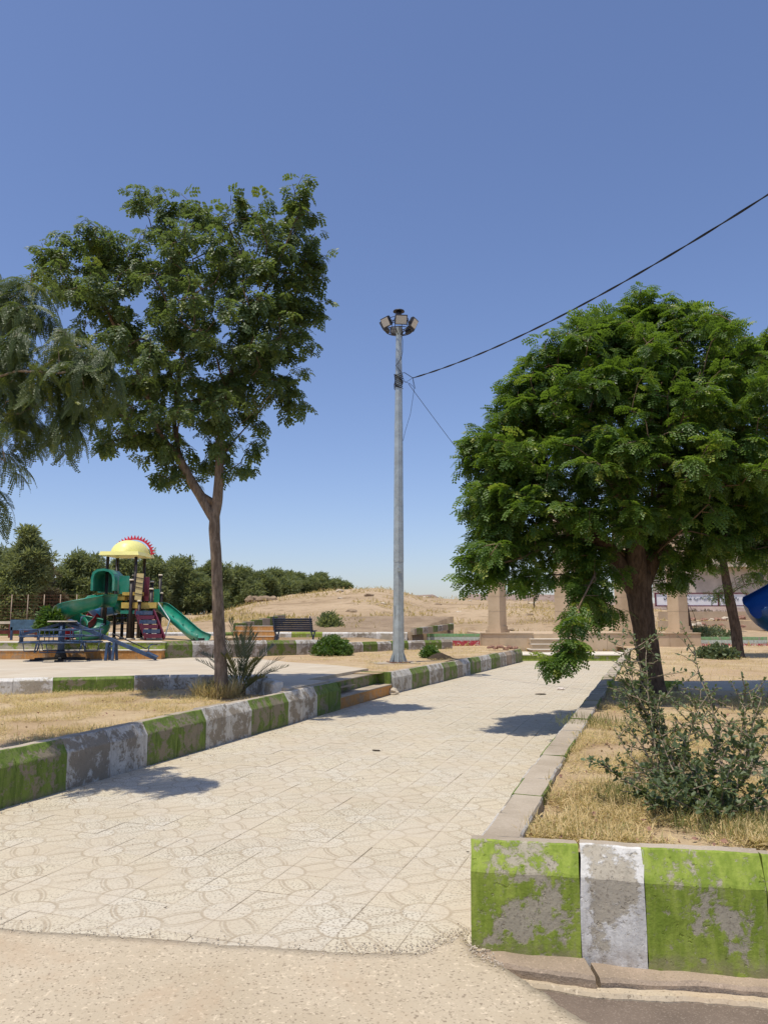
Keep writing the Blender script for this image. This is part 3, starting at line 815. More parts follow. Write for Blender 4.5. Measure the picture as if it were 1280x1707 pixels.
def column(x, y, rz, w, hgt, z0=.99, cap=True, parts=True):
    c_ = MB(); Mx = Matrix.Rotation(rz, 3, 'Z')
    base = MB(); base.box((x, y, z0 + .06), (w * 1.32, w * 1.32, .12), rz); base.box((x, y, z0 + .2), (w * 1.12, w * 1.12, .16), rz)
    cb = base.build('column_base', M['pavilion_stone'], pv)
    z = z0 + .28; n = int((hgt - .28) / .62)
    me = None
    for i in range(n):
        if me is None:
            b_ = MB(); b_.box((x, y, z + .303), (w, w, .604), rz); o = b_.build('stone_block', M['pavilion_stone'], pv); me = o
        else:
            o = me.copy(); COL.objects.link(o); o.location.z += .62 * i
        if i % 3 == 1: o.scale = (1.0, 1.0, 1.0)
    core = MB(); core.box((x, y, z + .31 * n), (w * .97, w * .97, .62 * n - .01), rz); core.build('column_core', M['mortar'], pv)
    if cap:
        ct = MB(); zt = z + .62 * n
        ct.box((x, y, zt + .07), (w * 1.12, w * 1.12, .14), rz); ct.box((x, y, zt + .22), (w * 1.35, w * 1.35, .16), rz)
        ct.box((x, y, zt + .36), (w * 1.15, w * 1.15, .12), rz)
        ct.build('capital', M['capital_pink'], pv)
column(4.82, 33.1, R(-38), .56, 5.2)
column(7.72, 33.6, R(-12), .66, 5.2)
column(10.6, 34.2, R(10), .62, 5.2)
column(12.55, 33.2, R(30), .58, 5.2)
column(12.0, 37.0, R(20), .5, 5.2)
column(9.5, 38.0, R(-20), .5, 5.2, parts=False)

# ------------------------------------------------------------------ foliage machinery
def leaflet_template(pin_pairs, leaflet_pairs, L, pinL, ll, lw, droop=.5, spread=58, terminal=True, fold=.25):
    """bipinnate leaf lying along +x; returns verts (n,3), quads (m,4)"""
    V = []; F = []
    def add_leaf(p, d, up, l, w):
        side = d.cross(up).normalized()
        n0 = len(V); q = p + d * l
        V.extend([p, p + d * (l * .5) + side * w + up * (fold * w), q, p + d * (l * .5) - side * w + up * (fold * w)])
        F.append((n0, n0 + 1, n0 + 2, n0 + 3))
    def curve(p, d, n, step, sag):
        out = [(p.copy(), d.copy())]
        for i in range(n):
            d = (d + Vector((0, 0, -sag / n))).normalized(); p = p + d * step; out.append((p.copy(), d.copy()))
        return out
    if pin_pairs == 0:
        rach = curve(Vector((0, 0, 0)), Vector((1, 0, .25)).normalized(), leaflet_pairs, L / leaflet_pairs, droop)
        pins = [rach]
    else:
        rach = curve(Vector((0, 0, 0)), Vector((1, 0, .35)).normalized(), pin_pairs, L / pin_pairs, droop)
        pins = []
        for i in range(1, pin_pairs + 1):
            p, d = rach[i]
            for s in (-1, 1):
                a = R(spread + rnd.uniform(-8, 8)) * s
                dd = Vector((d.x * math.cos(a), d.x * math.sin(a), d.z * .6 + .1)).normalized()
                pins.append(curve(p, dd, leaflet_pairs, pinL / leaflet_pairs, droop * .9))
    for pn in pins:
        for i in range(1, len(pn)):
            p, d = pn[i]; up = Vector((0, 0, 1)); up = (up - d * up.dot(d)).normalized()
            sd = d.cross(up)
            for s in (-1, 1):
                dl = (d * .55 + sd * s * .85 + up * rnd.uniform(-.15, .1)).normalized()
                add_leaf(p, dl, up, ll * rnd.uniform(.85, 1.1), lw)
    # rachis as a thin strip
    return np.array([tuple(v) for v in V], dtype=np.float32), np.array(F, dtype=np.int32)
def simple_template(n, L, w, spread=1.0):
    """tuft of n free leaves around the origin"""
    V = []; F = []
    for i in range(n):
        a = rnd.uniform(0, 6.28); el = rnd.uniform(-.6, 1.1)
        d = Vector((math.cos(a) * math.cos(el), math.sin(a) * math.cos(el), math.sin(el)))
        p = d * L * rnd.uniform(.1, .9) * spread
        d2 = (d + Vector((rnd.gauss(0, .5), rnd.gauss(0, .5), rnd.gauss(-.1, .4)))).normalized()
        sd = d2.cross(Vector((rnd.gauss(0, 1), rnd.gauss(0, 1), rnd.gauss(0, 1)))).normalized()
        n0 = len(V); V += [p, p + d2 * L * .5 + sd * w, p + d2 * L, p + d2 * L * .5 - sd * w]; F.append((n0, n0 + 1, n0 + 2, n0 + 3))
    return np.array([tuple(v) for v in V], dtype=np.float32), np.array(F, dtype=np.int32)

def scatter_template(templates, P, X, S, roll=None, tint=None):
    """templates placed at P (n,3) with forward X (n,3), scales S (n,)"""
    allV = []; allF = []; allC = []; base = 0
    n = len(P); pick = nr.randint(0, len(templates), n)
    X = X / np.maximum(1e-6, np.linalg.norm(X, axis=1))[:, None]
    up = np.tile(np.array([[0, 0, 1.0]]), (n, 1)) + nr.normal(0, .28, (n, 3))
    Y = np.cross(up, X); Y /= np.maximum(1e-6, np.linalg.norm(Y, axis=1))[:, None]
    Z = np.cross(X, Y)
    if tint is None: tint = nr.rand(n)
    for k, (V, F) in enumerate(templates):
        idx = np.where(pick == k)[0]
        if len(idx) == 0: continue
        m = len(idx)
        W_ = (V[None, :, 0, None] * X[idx][:, None, :] + V[None, :, 1, None] * Y[idx][:, None, :] + V[None, :, 2, None] * Z[idx][:, None, :]) * S[idx][:, None, None] + P[idx][:, None, :]
        allV.append(W_.reshape(-1, 3))
        allF.append((F[None, :, :] + (np.arange(m) * len(V))[:, None, None] + base).reshape(-1, 4)); base += m * len(V)
        nl = len(V) // 4 if len(V) % 4 == 0 else len(V)
        c = np.repeat(tint[idx][:, None], len(V), 1)
        if len(V) % 4 == 0: c = c + np.repeat(nr.normal(0, .07, (m, len(V) // 4)), 4, 1)
        allC.append(np.clip(c, 0, 1).reshape(-1))
    return np.concatenate(allV), np.concatenate(allF), np.concatenate(allC)

def grow(limbs, targets, step=.22, rtip=.006, expo=.43, sag=.12, back=.35):
    """limbs: list of polylines (with radii) that exist already; targets joined to the nearest node"""
    N = []; par = []
    for poly in limbs:
        poly = [Vector(p) for p in poly]
        start = None
        if N:
            ds = [(poly[0] - q).length for q in N]; start = int(np.argmin(ds)); 
        prev = start if start is not None else -1
        for i in range(len(poly) - 1):
            a, b = poly[i], poly[i + 1]; n = max(1, int((b - a).length / step))
            for k in range(n if i < len(poly) - 2 else n + 1):
                if i == 0 and k == 0 and start is not None: continue
                N.append(a.lerp(b, k / n)); par.append(prev); prev = len(N) - 1
    root = N[0]; nl = len(N)
    cap = len(N) + len(targets) * 14
    A = np.zeros((cap, 3)); A[:len(N)] = np.array([tuple(p) for p in N]); cnt = len(N)
    dist0 = np.zeros(cap)
    for i in range(1, cnt): dist0[i] = dist0[par[i]] + np.linalg.norm(A[i] - A[par[i]]) if par[i] >= 0 else 0
    centre = A[:cnt][int(cnt * .5)]
    T = sorted(targets, key=lambda p: (p - Vector(centre)).length)
    tips = []
    for t in T:
        tv = np.array(t); d = np.linalg.norm(A[:cnt] - tv, axis=1) + back * dist0[:cnt] * .35
        # prefer joining from below and inside
        d = d + np.maximum(0, A[:cnt, 2] - tv[2]) * .5
        j = int(np.argmin(d)); a = Vector(A[j]); b = Vector(t); L = (b - a).length
        n = min(13, max(1, int(round(L / step)))); prev = j
        side = Vector((rnd.gauss(0, 1), rnd.gauss(0, 1), 0)) * L * .06
        for k in range(1, n + 1):
            s = k / n; p = a.lerp(b, s) + Vector((0, 0, 1)) * (sag * L * math.sin(math.pi * s)) + side * math.sin(math.pi * s)
            if k < n: p += Vector((rnd.gauss(0, .012), rnd.gauss(0, .012), rnd.gauss(0, .01)))
            A[cnt] = p; par.append(prev); dist0[cnt] = dist0[prev] + np.linalg.norm(A[cnt] - A[prev]); prev = cnt; cnt += 1
        tips.append(prev)
    w = np.zeros(cnt); 
    for t in tips: w[t] += 1
    for i in range(cnt - 1, 0, -1):
        if par[i] >= 0: w[par[i]] += w[i]
    r = rtip * np.maximum(w, 1) ** expo
    return A[:cnt], par, r, tips, nl
def branch_mesh(A, par, r, skip, name, mat, root, rmax=1e9):
    mb = MB()
    for i in range(skip, len(A)):
        p = par[i]
        if p < 0: continue
        a, b = Vector(A[p]), Vector(A[i])
        if (b - a).length < 1e-4: continue
        ra = min(r[p], r[i] * 1.5); n = 6 if r[i] > .02 else 4
        mb.tube([a, b + (b - a) * .04], [ra, r[i]], n, cap=False)
    return mb.build(name, mat, root)
def trunk_mesh(pts, radii, root, mat, name='trunk', n=14, flare=.25, sub=6, lump=.05):
    P = []; Rr = []
    for i in range(len(pts) - 1):
        for k in range(sub):
            s = k / sub; P.append(Vector(pts[i]).lerp(Vector(pts[i + 1]), s)); Rr.append(radii[i] + (radii[i + 1] - radii[i]) * s)
    P.append(Vector(pts[-1])); Rr.append(radii[-1])
    # smooth centreline
    for _ in range(3):
        P = [P[0]] + [(P[i - 1] + P[i] * 2 + P[i + 1]) / 4 for i in range(1, len(P) - 1)] + [P[-1]]
    V = []; F = []
    L = 0
    for i, p in enumerate(P):
        t = (P[min(i + 1, len(P) - 1)] - P[max(i - 1, 0)]).normalized()
        x = Vector((1, 0, 0)); x = (x - t * x.dot(t)).normalized(); y = t.cross(x)
        if i: L += (P[i] - P[i - 1]).length
        fl = 1 + flare * math.exp(-L / .12)
        for k in range(n):
            a = 2 * math.pi * k / n
            d = x * math.cos(a) + y * math.sin(a)
            w = mnoise.fractal(Vector((math.cos(a) * 1.6, math.sin(a) * 1.6, L * 1.8)), 1, 2, 4)
            V.append(tuple(p + d * Rr[i] * fl * (1 + w * lump * 2.2)))
    for i in range(len(P) - 1):
        for k in range(n):
            a = i * n + k; b = i * n + (k + 1) % n; F.append((a, b, b + n, a + n))
    mb = MB(); mb.add(V, F, True); mb.f.append([(len(P) - 1) * n + k for k in range(n)]); mb.smooth.append(False)
    return mb.build(name, mat, root)

def sample_blobs(blobs, yc, yr, n, R0=None, shell=.55):
    """blobs (px,py,rx,ry[,dy,yr]) in photo pixels at depth yc -> n points"""
    wts = [b[2] * b[3] * (b[6] if len(b) > 6 else 1.0) for b in blobs]; out = []
    tot = sum(wts)
    for b, w in zip(blobs, wts):
        m = max(2, int(round(n * w / tot)))
        for _ in range(m):
            while True:
                u, v, q = rnd.uniform(-1, 1), rnd.uniform(-1, 1), rnd.uniform(-1, 1)
                d = u * u + v * v + q * q
                if d <= 1 and d > (rnd.random() * shell) ** 2: break
            k_j = 1 + abs(rnd.gauss(0, .16)); u *= k_j; v *= k_j
            dy = b[4] if len(b) > 4 else 0; yrr = b[5] if len(b) > 5 else yr
            y = yc + dy + q * yrr
            c = D(b[0], b[1], yc + dy)
            s = (yc + dy) / FPX
            out.append(Vector((c.x + u * b[2] * s, y, c.z - v * b[3] * s)))
    return out
def dress(A, par, tips, per, templates, scale, twig=.28, droop=.15, out_c=None, jitter=.3, bias=None, tint_fn=None, also=None, also_per=2):
    P = []; X = []; S = []
    idx = [(t, per) for t in tips]
    if also is not None: idx += [(t, also_per) for t in also]
    for t, k_ in idx:
        p = A[t]; q = A[par[t]] if par[t] >= 0 else p - np.array([0, 0, 1.0])
        d = p - q; ln = np.linalg.norm(d) + 1e-6; d = d / ln
        for k in range(k_):
            s = rnd.random(); pos = p - d * twig * s
            a = rnd.uniform(0, 2 * math.pi)
            ref = np.array([0, 0, 1.0]) if abs(d[2]) < .9 else np.array([1.0, 0, 0])
            e1 = np.cross(d, ref); e1 /= np.linalg.norm(e1); e2 = np.cross(d, e1)
            f = d * rnd.uniform(.3, 1.0) + (e1 * math.cos(a) + e2 * math.sin(a)) * rnd.uniform(.5, 1.1)
            f[2] = f[2] * .6 - droop + rnd.gauss(0, .15)
            P.append(pos + nr.normal(0, .02, 3)); X.append(f); S.append(scale * rnd.uniform(.7, 1.2))
    return np.array(P), np.array(X), np.array(S)

def make_crown(root, mat, P, X, S, templates, name='crown', tint=None):
    V, F, C = scatter_template(templates, P, X, S, tint=tint)
    o = np_mesh(name, V, F, mat, cols=C, loc=tuple(wloc(root)))
    o.parent = root; o.location = (0, 0, 0); tag(o, kind='stuff'); return o

# ------------------------------------------------------------------ the left tree (thin trunk, airy crown)
Y1 = 12.8
b0 = G(372, 1163, .33)
t1 = empty('tree', b0, 'tall slim tree with an open fork and airy dark green crown, left of the path', 'tree')
Y1 = b0.y
q = lambda px, py, dy=0: D(px, py, Y1 + dy)
trunk_mesh([q(371, 1168), q(368, 1100), q(364, 1020), q(361, 940), q(357, 880), q(359, 850)], [.112, .100, .092, .088, .094, .078], t1, M['bark_grey'], n=16)
trunk_mesh([q(358, 868), q(340, 835), q(318, 800), q(300, 765)], [.075, .085, .075, .062], t1, M['bark_grey'], 'limb', flare=0)
trunk_mesh([q(358, 868), q(363, 835), q(366, 790), q(366, 730)], [.08, .085, .078, .06], t1, M['bark_grey'], 'limb', flare=0)
limbs1 = [[q(358, 868), q(366, 790), q(366, 730), q(372, 670, .1), q(392, 600, .1), q(402, 560), q(420, 520)],
          [q(300, 765), q(262, 715, -.2), q(240, 640, -.3), q(200, 560, -.5), q(170, 500, -.5)],
          [q(300, 765), q(290, 700, .5), q(300, 620, .7), q(310, 540, .8), q(330, 460, .7)],
          [q(402, 560), q(408, 480, .2), q(400, 420, .3)], [q(420, 520), q(455, 460, -.3), q(480, 400, -.4), q(500, 350, -.4)],
          [q(366, 730), q(410, 700, -.6), q(450, 660, -.8)], [q(262, 715, -.2), q(220, 730, .3), q(190, 715, .4)],
          [q(366, 770), q(390, 735, .7), q(430, 690, 1.0), q(470, 640, 1.1)]]
limbs1[1].insert(0, q(318, 800)); limbs1[1].insert(0, q(345, 845)); limbs1[0].insert(0, q(360, 940))
blobs1 = [(243, 325, 30, 28, .4, .4), (268, 365, 30, 30, .3, .5), (330, 345, 30, 25, .5, .4), (393, 350, 38, 28, .4, .5), (360, 385, 50, 30, .3, .8), (503, 312, 24, 26, -.4, .3), (515, 345, 20, 25, -.4, .3), (455, 375, 45, 35, -.2, .7), (490, 400, 40, 35, -.3, .6),
          (160, 395, 50, 25, -.3, .6), (95, 410, 35, 28, -.3, .5), (95, 450, 40, 35, -.4, .6), (190, 430, 60, 35, 0, .9), (285, 425, 60, 45, 0, 1.2), (350, 450, 90, 50, 0, 1.5), (440, 450, 75, 45, 0, 1.2), (530, 448, 26, 20, -.1, .3), (505, 480, 40, 30, 0, .5),
          (165, 500, 55, 45, -.4, .9), (245, 520, 90, 60, 0, 1.5), (370, 540, 110, 60, 0, 1.8), (470, 540, 65, 45, 0, 1.0), (525, 505, 28, 25, 0, .4),
          (200, 600, 85, 55, 0, 1.4), (320, 620, 120, 60, 0, 1.9), (440, 610, 60, 50, 0, 1.2), (480, 660, 26, 24, 0, .5), (470, 645, 30, 25, .4, .5),
          (210, 680, 60, 50, 0, 1.2), (300, 700, 90, 50, 0, 1.5), (390, 690, 55, 45, 0, 1.2), (195, 735, 22, 25, 0, .4), (420, 770, 24, 16, -.2, .3), (370, 765, 45, 24, 0, .8), (435, 725, 14, 18, -.3, .2), (300, 770, 40, 30, 0, .6), (275, 800, 12, 16, -.2, .2), (245, 735, 30, 25, 0, .5)]
T = sample_blobs(blobs1, Y1, 1.0, 640)
A, par, r, tips, nl = grow(limbs1, T, rtip=.0042, step=.2)
branch_mesh(A, par, r, 1, 'branches', M['twig_brown'], t1)
tpl1 = [leaflet_template(2, 3, .14, .11, .062, .0205, droop=.9) for _ in range(5)]
P_, X_, S_ = dress(A, par, tips, 7, tpl1, 1.05, twig=.25, droop=.25)
make_crown(t1, M['leaf_dark'], P_, X_, S_, tpl1)

# ------------------------------------------------------------------ feathery tree entering from the left edge
tf = empty('tree', (-5.4, 7.3, .32), 'feathery tree with drooping fine leaves reaching in from the left edge, nearest tree', 'tree')
YF = 7.2
q = lambda px, py, dy=0: D(px, py, YF + dy)
trunk_mesh([(-5.4, 7.3, .3), (-5.35, 7.3, 1.6), (-5.2, 7.25, 2.6), (-4.9, 7.2, 3.2)], [.13, .11, .10, .08], tf, M['bark_grey'], n=14)
limbsf = [[(-5.2, 7.25, 2.6), (-4.9, 7.2, 3.2), tuple(q(-60, 680)), tuple(q(0, 648)), tuple(q(50, 620)), tuple(q(95, 600))],
          [q(0, 648), q(-20, 560, .3), q(10, 500, .3), q(50, 480, .2)], [q(-60, 680), q(-40, 640, -.3), q(30, 618, -.4), q(100, 622, -.5), q(150, 615, -.5)],
          [q(-60, 680), q(-30, 740, -.2), q(10, 770, -.2)], [(-4.9, 7.2, 3.2), q(-60, 850, .1), q(-10, 832, .1)]]
blobsf = [(60, 480, 42, 28, .2, .25), (5, 490, 45, 35, .3, .4), (85, 520, 38, 30, .1, .3), (25, 540, 45, 35, .2, .4), (120, 575, 45, 30, -.3, .35), (60, 590, 55, 35, 0, .5), (160, 590, 45, 30, -.4, .3), (185, 610, 35, 30, -.4, .3),
          (130, 650, 50, 40, -.4, .4), (30, 660, 55, 30, 0, .4), (75, 700, 60, 35, -.1, .4), (20, 730, 45, 30, -.1, .4), (140, 700, 25, 25, -.3, .2), (8, 850, 20, 14, .1, .15), (-60, 600, 60, 120, .2, .6), (-60, 760, 50, 60, .1, .4)]
T = sample_blobs([(b[0] - 16, b[1]) + tuple(b[2:]) for b in blobsf], YF, .4, 120)
A, par, r, tips, nl = grow(limbsf, T, rtip=.0035, step=.15, sag=.2)
branch_mesh(A, par, r, 1, 'branches', M['twig_pale'], tf)
tplf = [leaflet_template(6, 9, .27, .16, .0185, .0085, droop=1.7, spread=44) for _ in range(5)]
P_, X_, S_ = dress(A, par, tips, 6, tplf, 1.0, twig=.28, droop=.15)
make_crown(tf, M['leaf_feather'], P_, X_, S_, tplf)

# ------------------------------------------------------------------ big round tree on the right
b0 = G(1092, 1163, .42); Y2 = b0.y
t2 = empty('tree', b0, 'stout tree with a dense round bright green crown on the right of the path', 'tree')
q = lambda px, py, dy=0: D(px, py, Y2 + dy)
trunk_mesh([q(1092, 1168), q(1084, 1110), q(1074, 1050), q(1066, 1000), q(1062, 955)], [.19, .165, .168, .18, .205], t2, M['bark_brown'], n=20, sub=8, lump=.07)
trunk_mesh([q(1058, 985), q(1030, 940, -.1), q(1000, 900, -.2), q(960, 860, -.3)], [.13, .14, .11, .08], t2, M['bark_brown'], 'limb', flare=0)
trunk_mesh([q(1066, 985), q(1085, 930, .1), q(1100, 870, .2), q(1110, 790, .2)], [.15, .15, .12, .09], t2, M['bark_brown'], 'limb', flare=0)
trunk_mesh([q(1064, 985), q(1060, 930, -.2), q(1050, 850, -.3), q(1040, 760, -.3)], [.15, .15, .12, .09], t2, M['bark_brown'], 'limb', flare=0)
limbs2 = [[q(1066, 985), q(1060, 900), q(1050, 820), q(1045, 720), q(1050, 620), q(1060, 540)],
          [q(1030, 940, -.1), q(960, 860, -.3), q(900, 800, -.3), q(860, 740, -.3)], [q(1085, 930, .1), q(1150, 850, .2), q(1210, 760, .2), q(1240, 680, .2)],
          [q(1050, 820), q(980, 740, .6), q(930, 660, .8), q(920, 600, .8)], [q(1050, 820), q(1110, 720, -.8), q(1160, 640, -.8), q(1180, 580, -.6)],
          [q(1050, 850), q(1010, 800, -1.0), q(980, 760, -1.4)], [q(1085, 930, .1), q(1140, 880, -1.0), q(1180, 840, -1.4)], [q(1060, 900), q(1090, 820, 1.0), q(1100, 740, 1.5)],
          [q(1000, 900, -.2), q(930, 900, -.5), q(870, 930, -.8), q(830, 940, -.9)],
          [q(1000, 930, -.2), q(990, 960, -1.0), q(965, 1010, -1.5), q(945, 1070, -1.7)],
          [q(1100, 870, .2), q(1180, 900, 0), q(1240, 910, 0)]]
blobs2 = [(820, 770, 45, 40, -.2, .7), (850, 830, 60, 45, -.3, 1.0, .8), (830, 890, 50, 30, -.3, .8, .8), (1000, 560, 45, 25, 0, .8), (1110, 525, 40, 22, 0, .6), (870, 640, 30, 22, 0, .5), (1255, 590, 40, 30, 0, .8), (1060, 500, 22, 18, 0, .3), (1085, 520, 30, 22, 0, .4), (1000, 535, 30, 18, 0, .4), (1050, 555, 75, 38, 0, 1.0), (1160, 540, 50, 26, 0, .8), (1185, 560, 30, 25, 0, .6), (950, 570, 45, 26, 0, .8), (910, 600, 35, 25, 0, .6),
          (1010, 620, 110, 50, 0, 1.6), (1130, 610, 90, 50, 0, 1.6), (1230, 620, 55, 45, 0, 1.2), (890, 650, 40, 35, 0, .8), (865, 690, 40, 35, 0, .8), (940, 680, 80, 50, 0, 1.6), (1050, 700, 130, 60, 0, 2.2), (1180, 700, 90, 70, 0, 2.0), (1270, 700, 50, 70, 0, 1.4),
          (815, 725, 38, 24, -.2, .5), (800, 735, 22, 12, -.2, .2), (850, 770, 65, 45, -.2, 1.1), (960, 780, 90, 60, -.3, 1.8), (1080, 800, 110, 60, -.3, 2.0), (1200, 800, 85, 60, -.2, 1.8), (1275, 820, 50, 60, 0, 1.2),
          (820, 830, 42, 30, -.3, .7), (880, 860, 75, 40, -.3, 1.3), (990, 880, 85, 40, -.2, 1.6), (1130, 890, 90, 45, 0, 1.6), (1240, 890, 60, 40, 0, 1.1), (800, 875, 25, 18, -.4, .4), (810, 930, 38, 32, -.8, .5), (850, 960, 40, 18, -.8, .4, .8), (920, 930, 50, 28, -.4, .7), (795, 960, 20, 14, -.9, .2),
          (985, 945, 45, 28, -.6, .6), (985, 985, 26, 26, -1.0, .3), (1010, 1010, 20, 22, -.7, .3, .8), (960, 1030, 16, 24, -1.5, .2, .7), (948, 1070, 14, 20, -1.7, .15, .9), (918, 1100, 16, 8, -1.7, .12, .7), (948, 1098, 10, 16, -1.6, .12, .7), (930, 1118, 8, 8, -1.7, .1, .5), (1118, 945, 30, 26, .2, .6), (1135, 975, 12, 22, .3, .3), (1235, 915, 40, 14, 0, .6)]
T = sample_blobs(blobs2, Y2, 1.0, 1550, shell=.85)
A, par, r, tips, nl = grow(limbs2, T, rtip=.0045, step=.2)
branch_mesh(A, par, r, 1, 'branches', M['twig_brown'], t2)
tpl2 = [leaflet_template(3, 4, .17, .13, .050, .0155, droop=.8, spread=55) for _ in range(6)]
P_, X_, S_ = dress(A, par, tips, 7, tpl2, 1.0, twig=.24, droop=.05)
make_crown(t2, M['leaf_bright'], P_, X_, S_, tpl2)

# tree behind it on the right
b0 = G(1229, 1096, .43); Y3 = b0.y
t3 = empty('tree', b0, 'leaning narrow trunked tree behind the stout tree, near the right edge', 'tree')
q = lambda px, py, dy=0: D(px, py, Y3 + dy)
trunk_mesh([q(1231, 1098), q(1226, 1050), q(1218, 1010), q(1208, 960), q(1200, 900)], [.17, .155, .145, .12, .10], t3, M['bark_brown'], n=12)
limbs3 = [[q(1218, 1010), q(1208, 960), q(1200, 900), q(1195, 830), q(1200, 760)], [q(1216, 990), q(1240, 975, .3), q(1270, 970, .3)], [q(1208, 960), q(1180, 930, -.3), q(1165, 900, -.3)], [q(1200, 900), q(1250, 850), q(1290, 820)]]
blobs3 = [(1200, 800, 70, 60, 0, 2.0), (1270, 820, 60, 60, 0, 2.0), (1195, 930, 16, 22, -.2, .4, .6), (1250, 962, 30, 8, .2, .4, .6), (1200, 985, 10, 12, 0, .3), (1275, 950, 18, 12, 0, .4, .6), (1225, 870, 60, 30, 0, 1.2)]
T = sample_blobs(blobs3, Y3, 1.0, 330)
A, par, r, tips, nl = grow(limbs3, T, rtip=.006, step=.3)
branch_mesh(A, par, r, 1, 'branches', M['twig_brown'], t3)
tpl3 = [leaflet_template(2, 4, .2, .15, .045, .014, droop=.8) for _ in range(4)]
P_, X_, S_ = dress(A, par, tips, 8, tpl3, 1.15, twig=.35, droop=.2)
make_crown(t3, M['leaf_bright'], P_, X_, S_, tpl3)
# thin dark trunk of a farther tree
t4 = empty('tree', G(1152, 1073, .43), 'thin dark leaning tree trunk right of the last pavilion column', 'tree')
q = lambda px, py, dy=0: D(px, py, t4.location.y + dy)
trunk_mesh([q(1152, 1076), q(1146, 1035), q(1140, 1000), q(1132, 960)], [.17, .14, .12, .10], t4, M['bark_brown'], n=10)
T = sample_blobs([(1118, 920, 30, 20, 0, 1.0), (1160, 1052, 14, 4, .6, .4)], t4.location.y, 1.0, 50)
A, par, r, tips, nl = grow([[q(1140, 1000), q(1132, 960), q(1128, 930)]], T, rtip=.007, step=.3)
branch_mesh(A, par, r, 1, 'branches', M['twig_brown'], t4)
P_, X_, S_ = dress(A, par, tips, 8, tpl3, 1.2, twig=.35, droop=.2)
make_crown(t4, M['leaf_dark'], P_, X_, S_, tpl3)

# ------------------------------------------------------------------ row of far trees behind the playground
far = [ # px, base, top py, half width px, distance, kind
    (-35, 900, 60, 46, 0, 'dense grey green tree at the far left edge behind the wire fence'), (38, 884, 30, 44, 0, 'tallest slender tree behind the wire fence at far left'), (75, 950, 38, 47, 2, 'bare brownish tree tangled behind the wire fence'),
    (128, 930, 42, 50, 0, 'round grey green tree left of the play tower'), (165, 955, 30, 54, 1, 'dark tree behind the spiral slide'), (205, 940, 36, 56, 0, 'green tree right behind the play tower roof'), (255, 932, 40, 58, 0, 'tall willowy tree right of the yellow roof'),
    (310, 938, 42, 60, 1, 'dark tree between the play tower and the slim trunk'), (352, 950, 36, 62, 0, 'tree half hidden by the slim trunk in the far row'), (400, 955, 34, 66, 0, 'light green tree just right of the slim trunk in the far row'),
    (432, 965, 30, 68, 1, 'dark conical tree in the far row, fourth from its right end'), (465, 962, 32, 72, 0, 'broad tree above the dark bench in the far row'), (497, 970, 30, 74, 1, 'dark tree third from the right end of the far row'), (530, 972, 28, 78, 0, 'pale green tree second from the right end of the far row'), (562, 982, 24, 84, 0, 'lowest tree at the right end of the far row')]
tplw = [simple_template(13, .34, .042, 1.1) for _ in range(6)]
for (px, top, hw, dist, kd, lab) in far:
    x = (px - 640) / FPX * dist; zg = terrain(x, dist) - .1
    rt = empty('tree', (x, dist, zg), lab, 'tree', 'trees in the row behind the playground')
    topz = D(px, top - 14, dist).z; hgt = topz - zg; w = hw * 1.35 / FPX * dist
    trunk_mesh([(x, dist, zg - .2), (x + rnd.uniform(-.1, .1), dist, zg + hgt * .3), (x + rnd.uniform(-.3, .3), dist, zg + hgt * .55)], [.16, .12, .08], rt, M['bark_grey'], n=8, sub=3)
    lim = [[(x, dist, zg + hgt * .15), (x, dist, zg + hgt * .45), (x + rnd.uniform(-.2, .2), dist, zg + hgt * .85)]]
    for _ in range(4):
        a = rnd.uniform(0, 6.28); lim.append([(x, dist, zg + hgt * rnd.uniform(.2, .45)), (x + math.cos(a) * w * .5, dist + math.sin(a) * w * .5, zg + hgt * rnd.uniform(.5, .75))])
    T = []
    subs = [(rnd.uniform(-.6, .6), rnd.uniform(-.5, .5), rnd.uniform(.25, .75), rnd.uniform(.25, .45)) for _ in range(9)] + [(rnd.uniform(-.15, .15), 0, .82, .30), (0, 0, .5, .5), (.3, -.3, .2, .45), (-.4, -.3, .2, .45)]
    for (a, b, c, s) in subs:
        for _ in range(34):
            while True:
                v = Vector((rnd.uniform(-1, 1), rnd.uniform(-1, 1), rnd.uniform(-1, 1)))
                if v.length < 1: break
            T.append(Vector((x + (a + v.x * s * 1.15) * w, dist + (b + v.y * s) * w, zg + max(.10, min(.98, c + v.z * s * .55)) * hgt)))
    A, par, r, tips, nl = grow(lim, T, rtip=.010, step=.6)
    branch_mesh(A, par, r, 1, 'branches', M['twig_brown'], rt)
    P_, X_, S_ = dress(A, par, tips, 7, tplw, .9 if kd != 2 else .6, twig=.5, droop=.3)
    base_t = {0: .65, 1: .3, 2: .5}[kd]
    make_crown(rt, M['leaf_farbrown'] if kd == 2 else M['leaf_far'], P_, X_, S_, tplw, tint=np.clip(nr.normal(base_t, .25, len(P_)), 0, 1))

# bare bushes on the far slope
for i, (px, py, h, lab) in enumerate(((888, 1012, 1.9, 'bare leafless shrub on the far slope between the first two columns'), (662, 1003, .7, 'tiny dark scrub on the hill crest left of the pole'))):
    dist = 60 if i == 0 else 78
    x = (px - 640) / FPX * dist; zg = terrain(x, dist)
    rt = empty('shrub', (x, dist, zg), lab, 'shrub')
    T = [Vector((x + rnd.gauss(0, h * .28), dist + rnd.gauss(0, h * .25), zg + rnd.uniform(.4, 1) * h)) for _ in range(45)]
    A, par, r, tips, nl = grow([[(x, dist, zg - .1), (x, dist, zg + h * .3)]], T, rtip=.012, step=.3)
    branch_mesh(A, par, r, 0, 'branches', M['twig_brown'], rt)

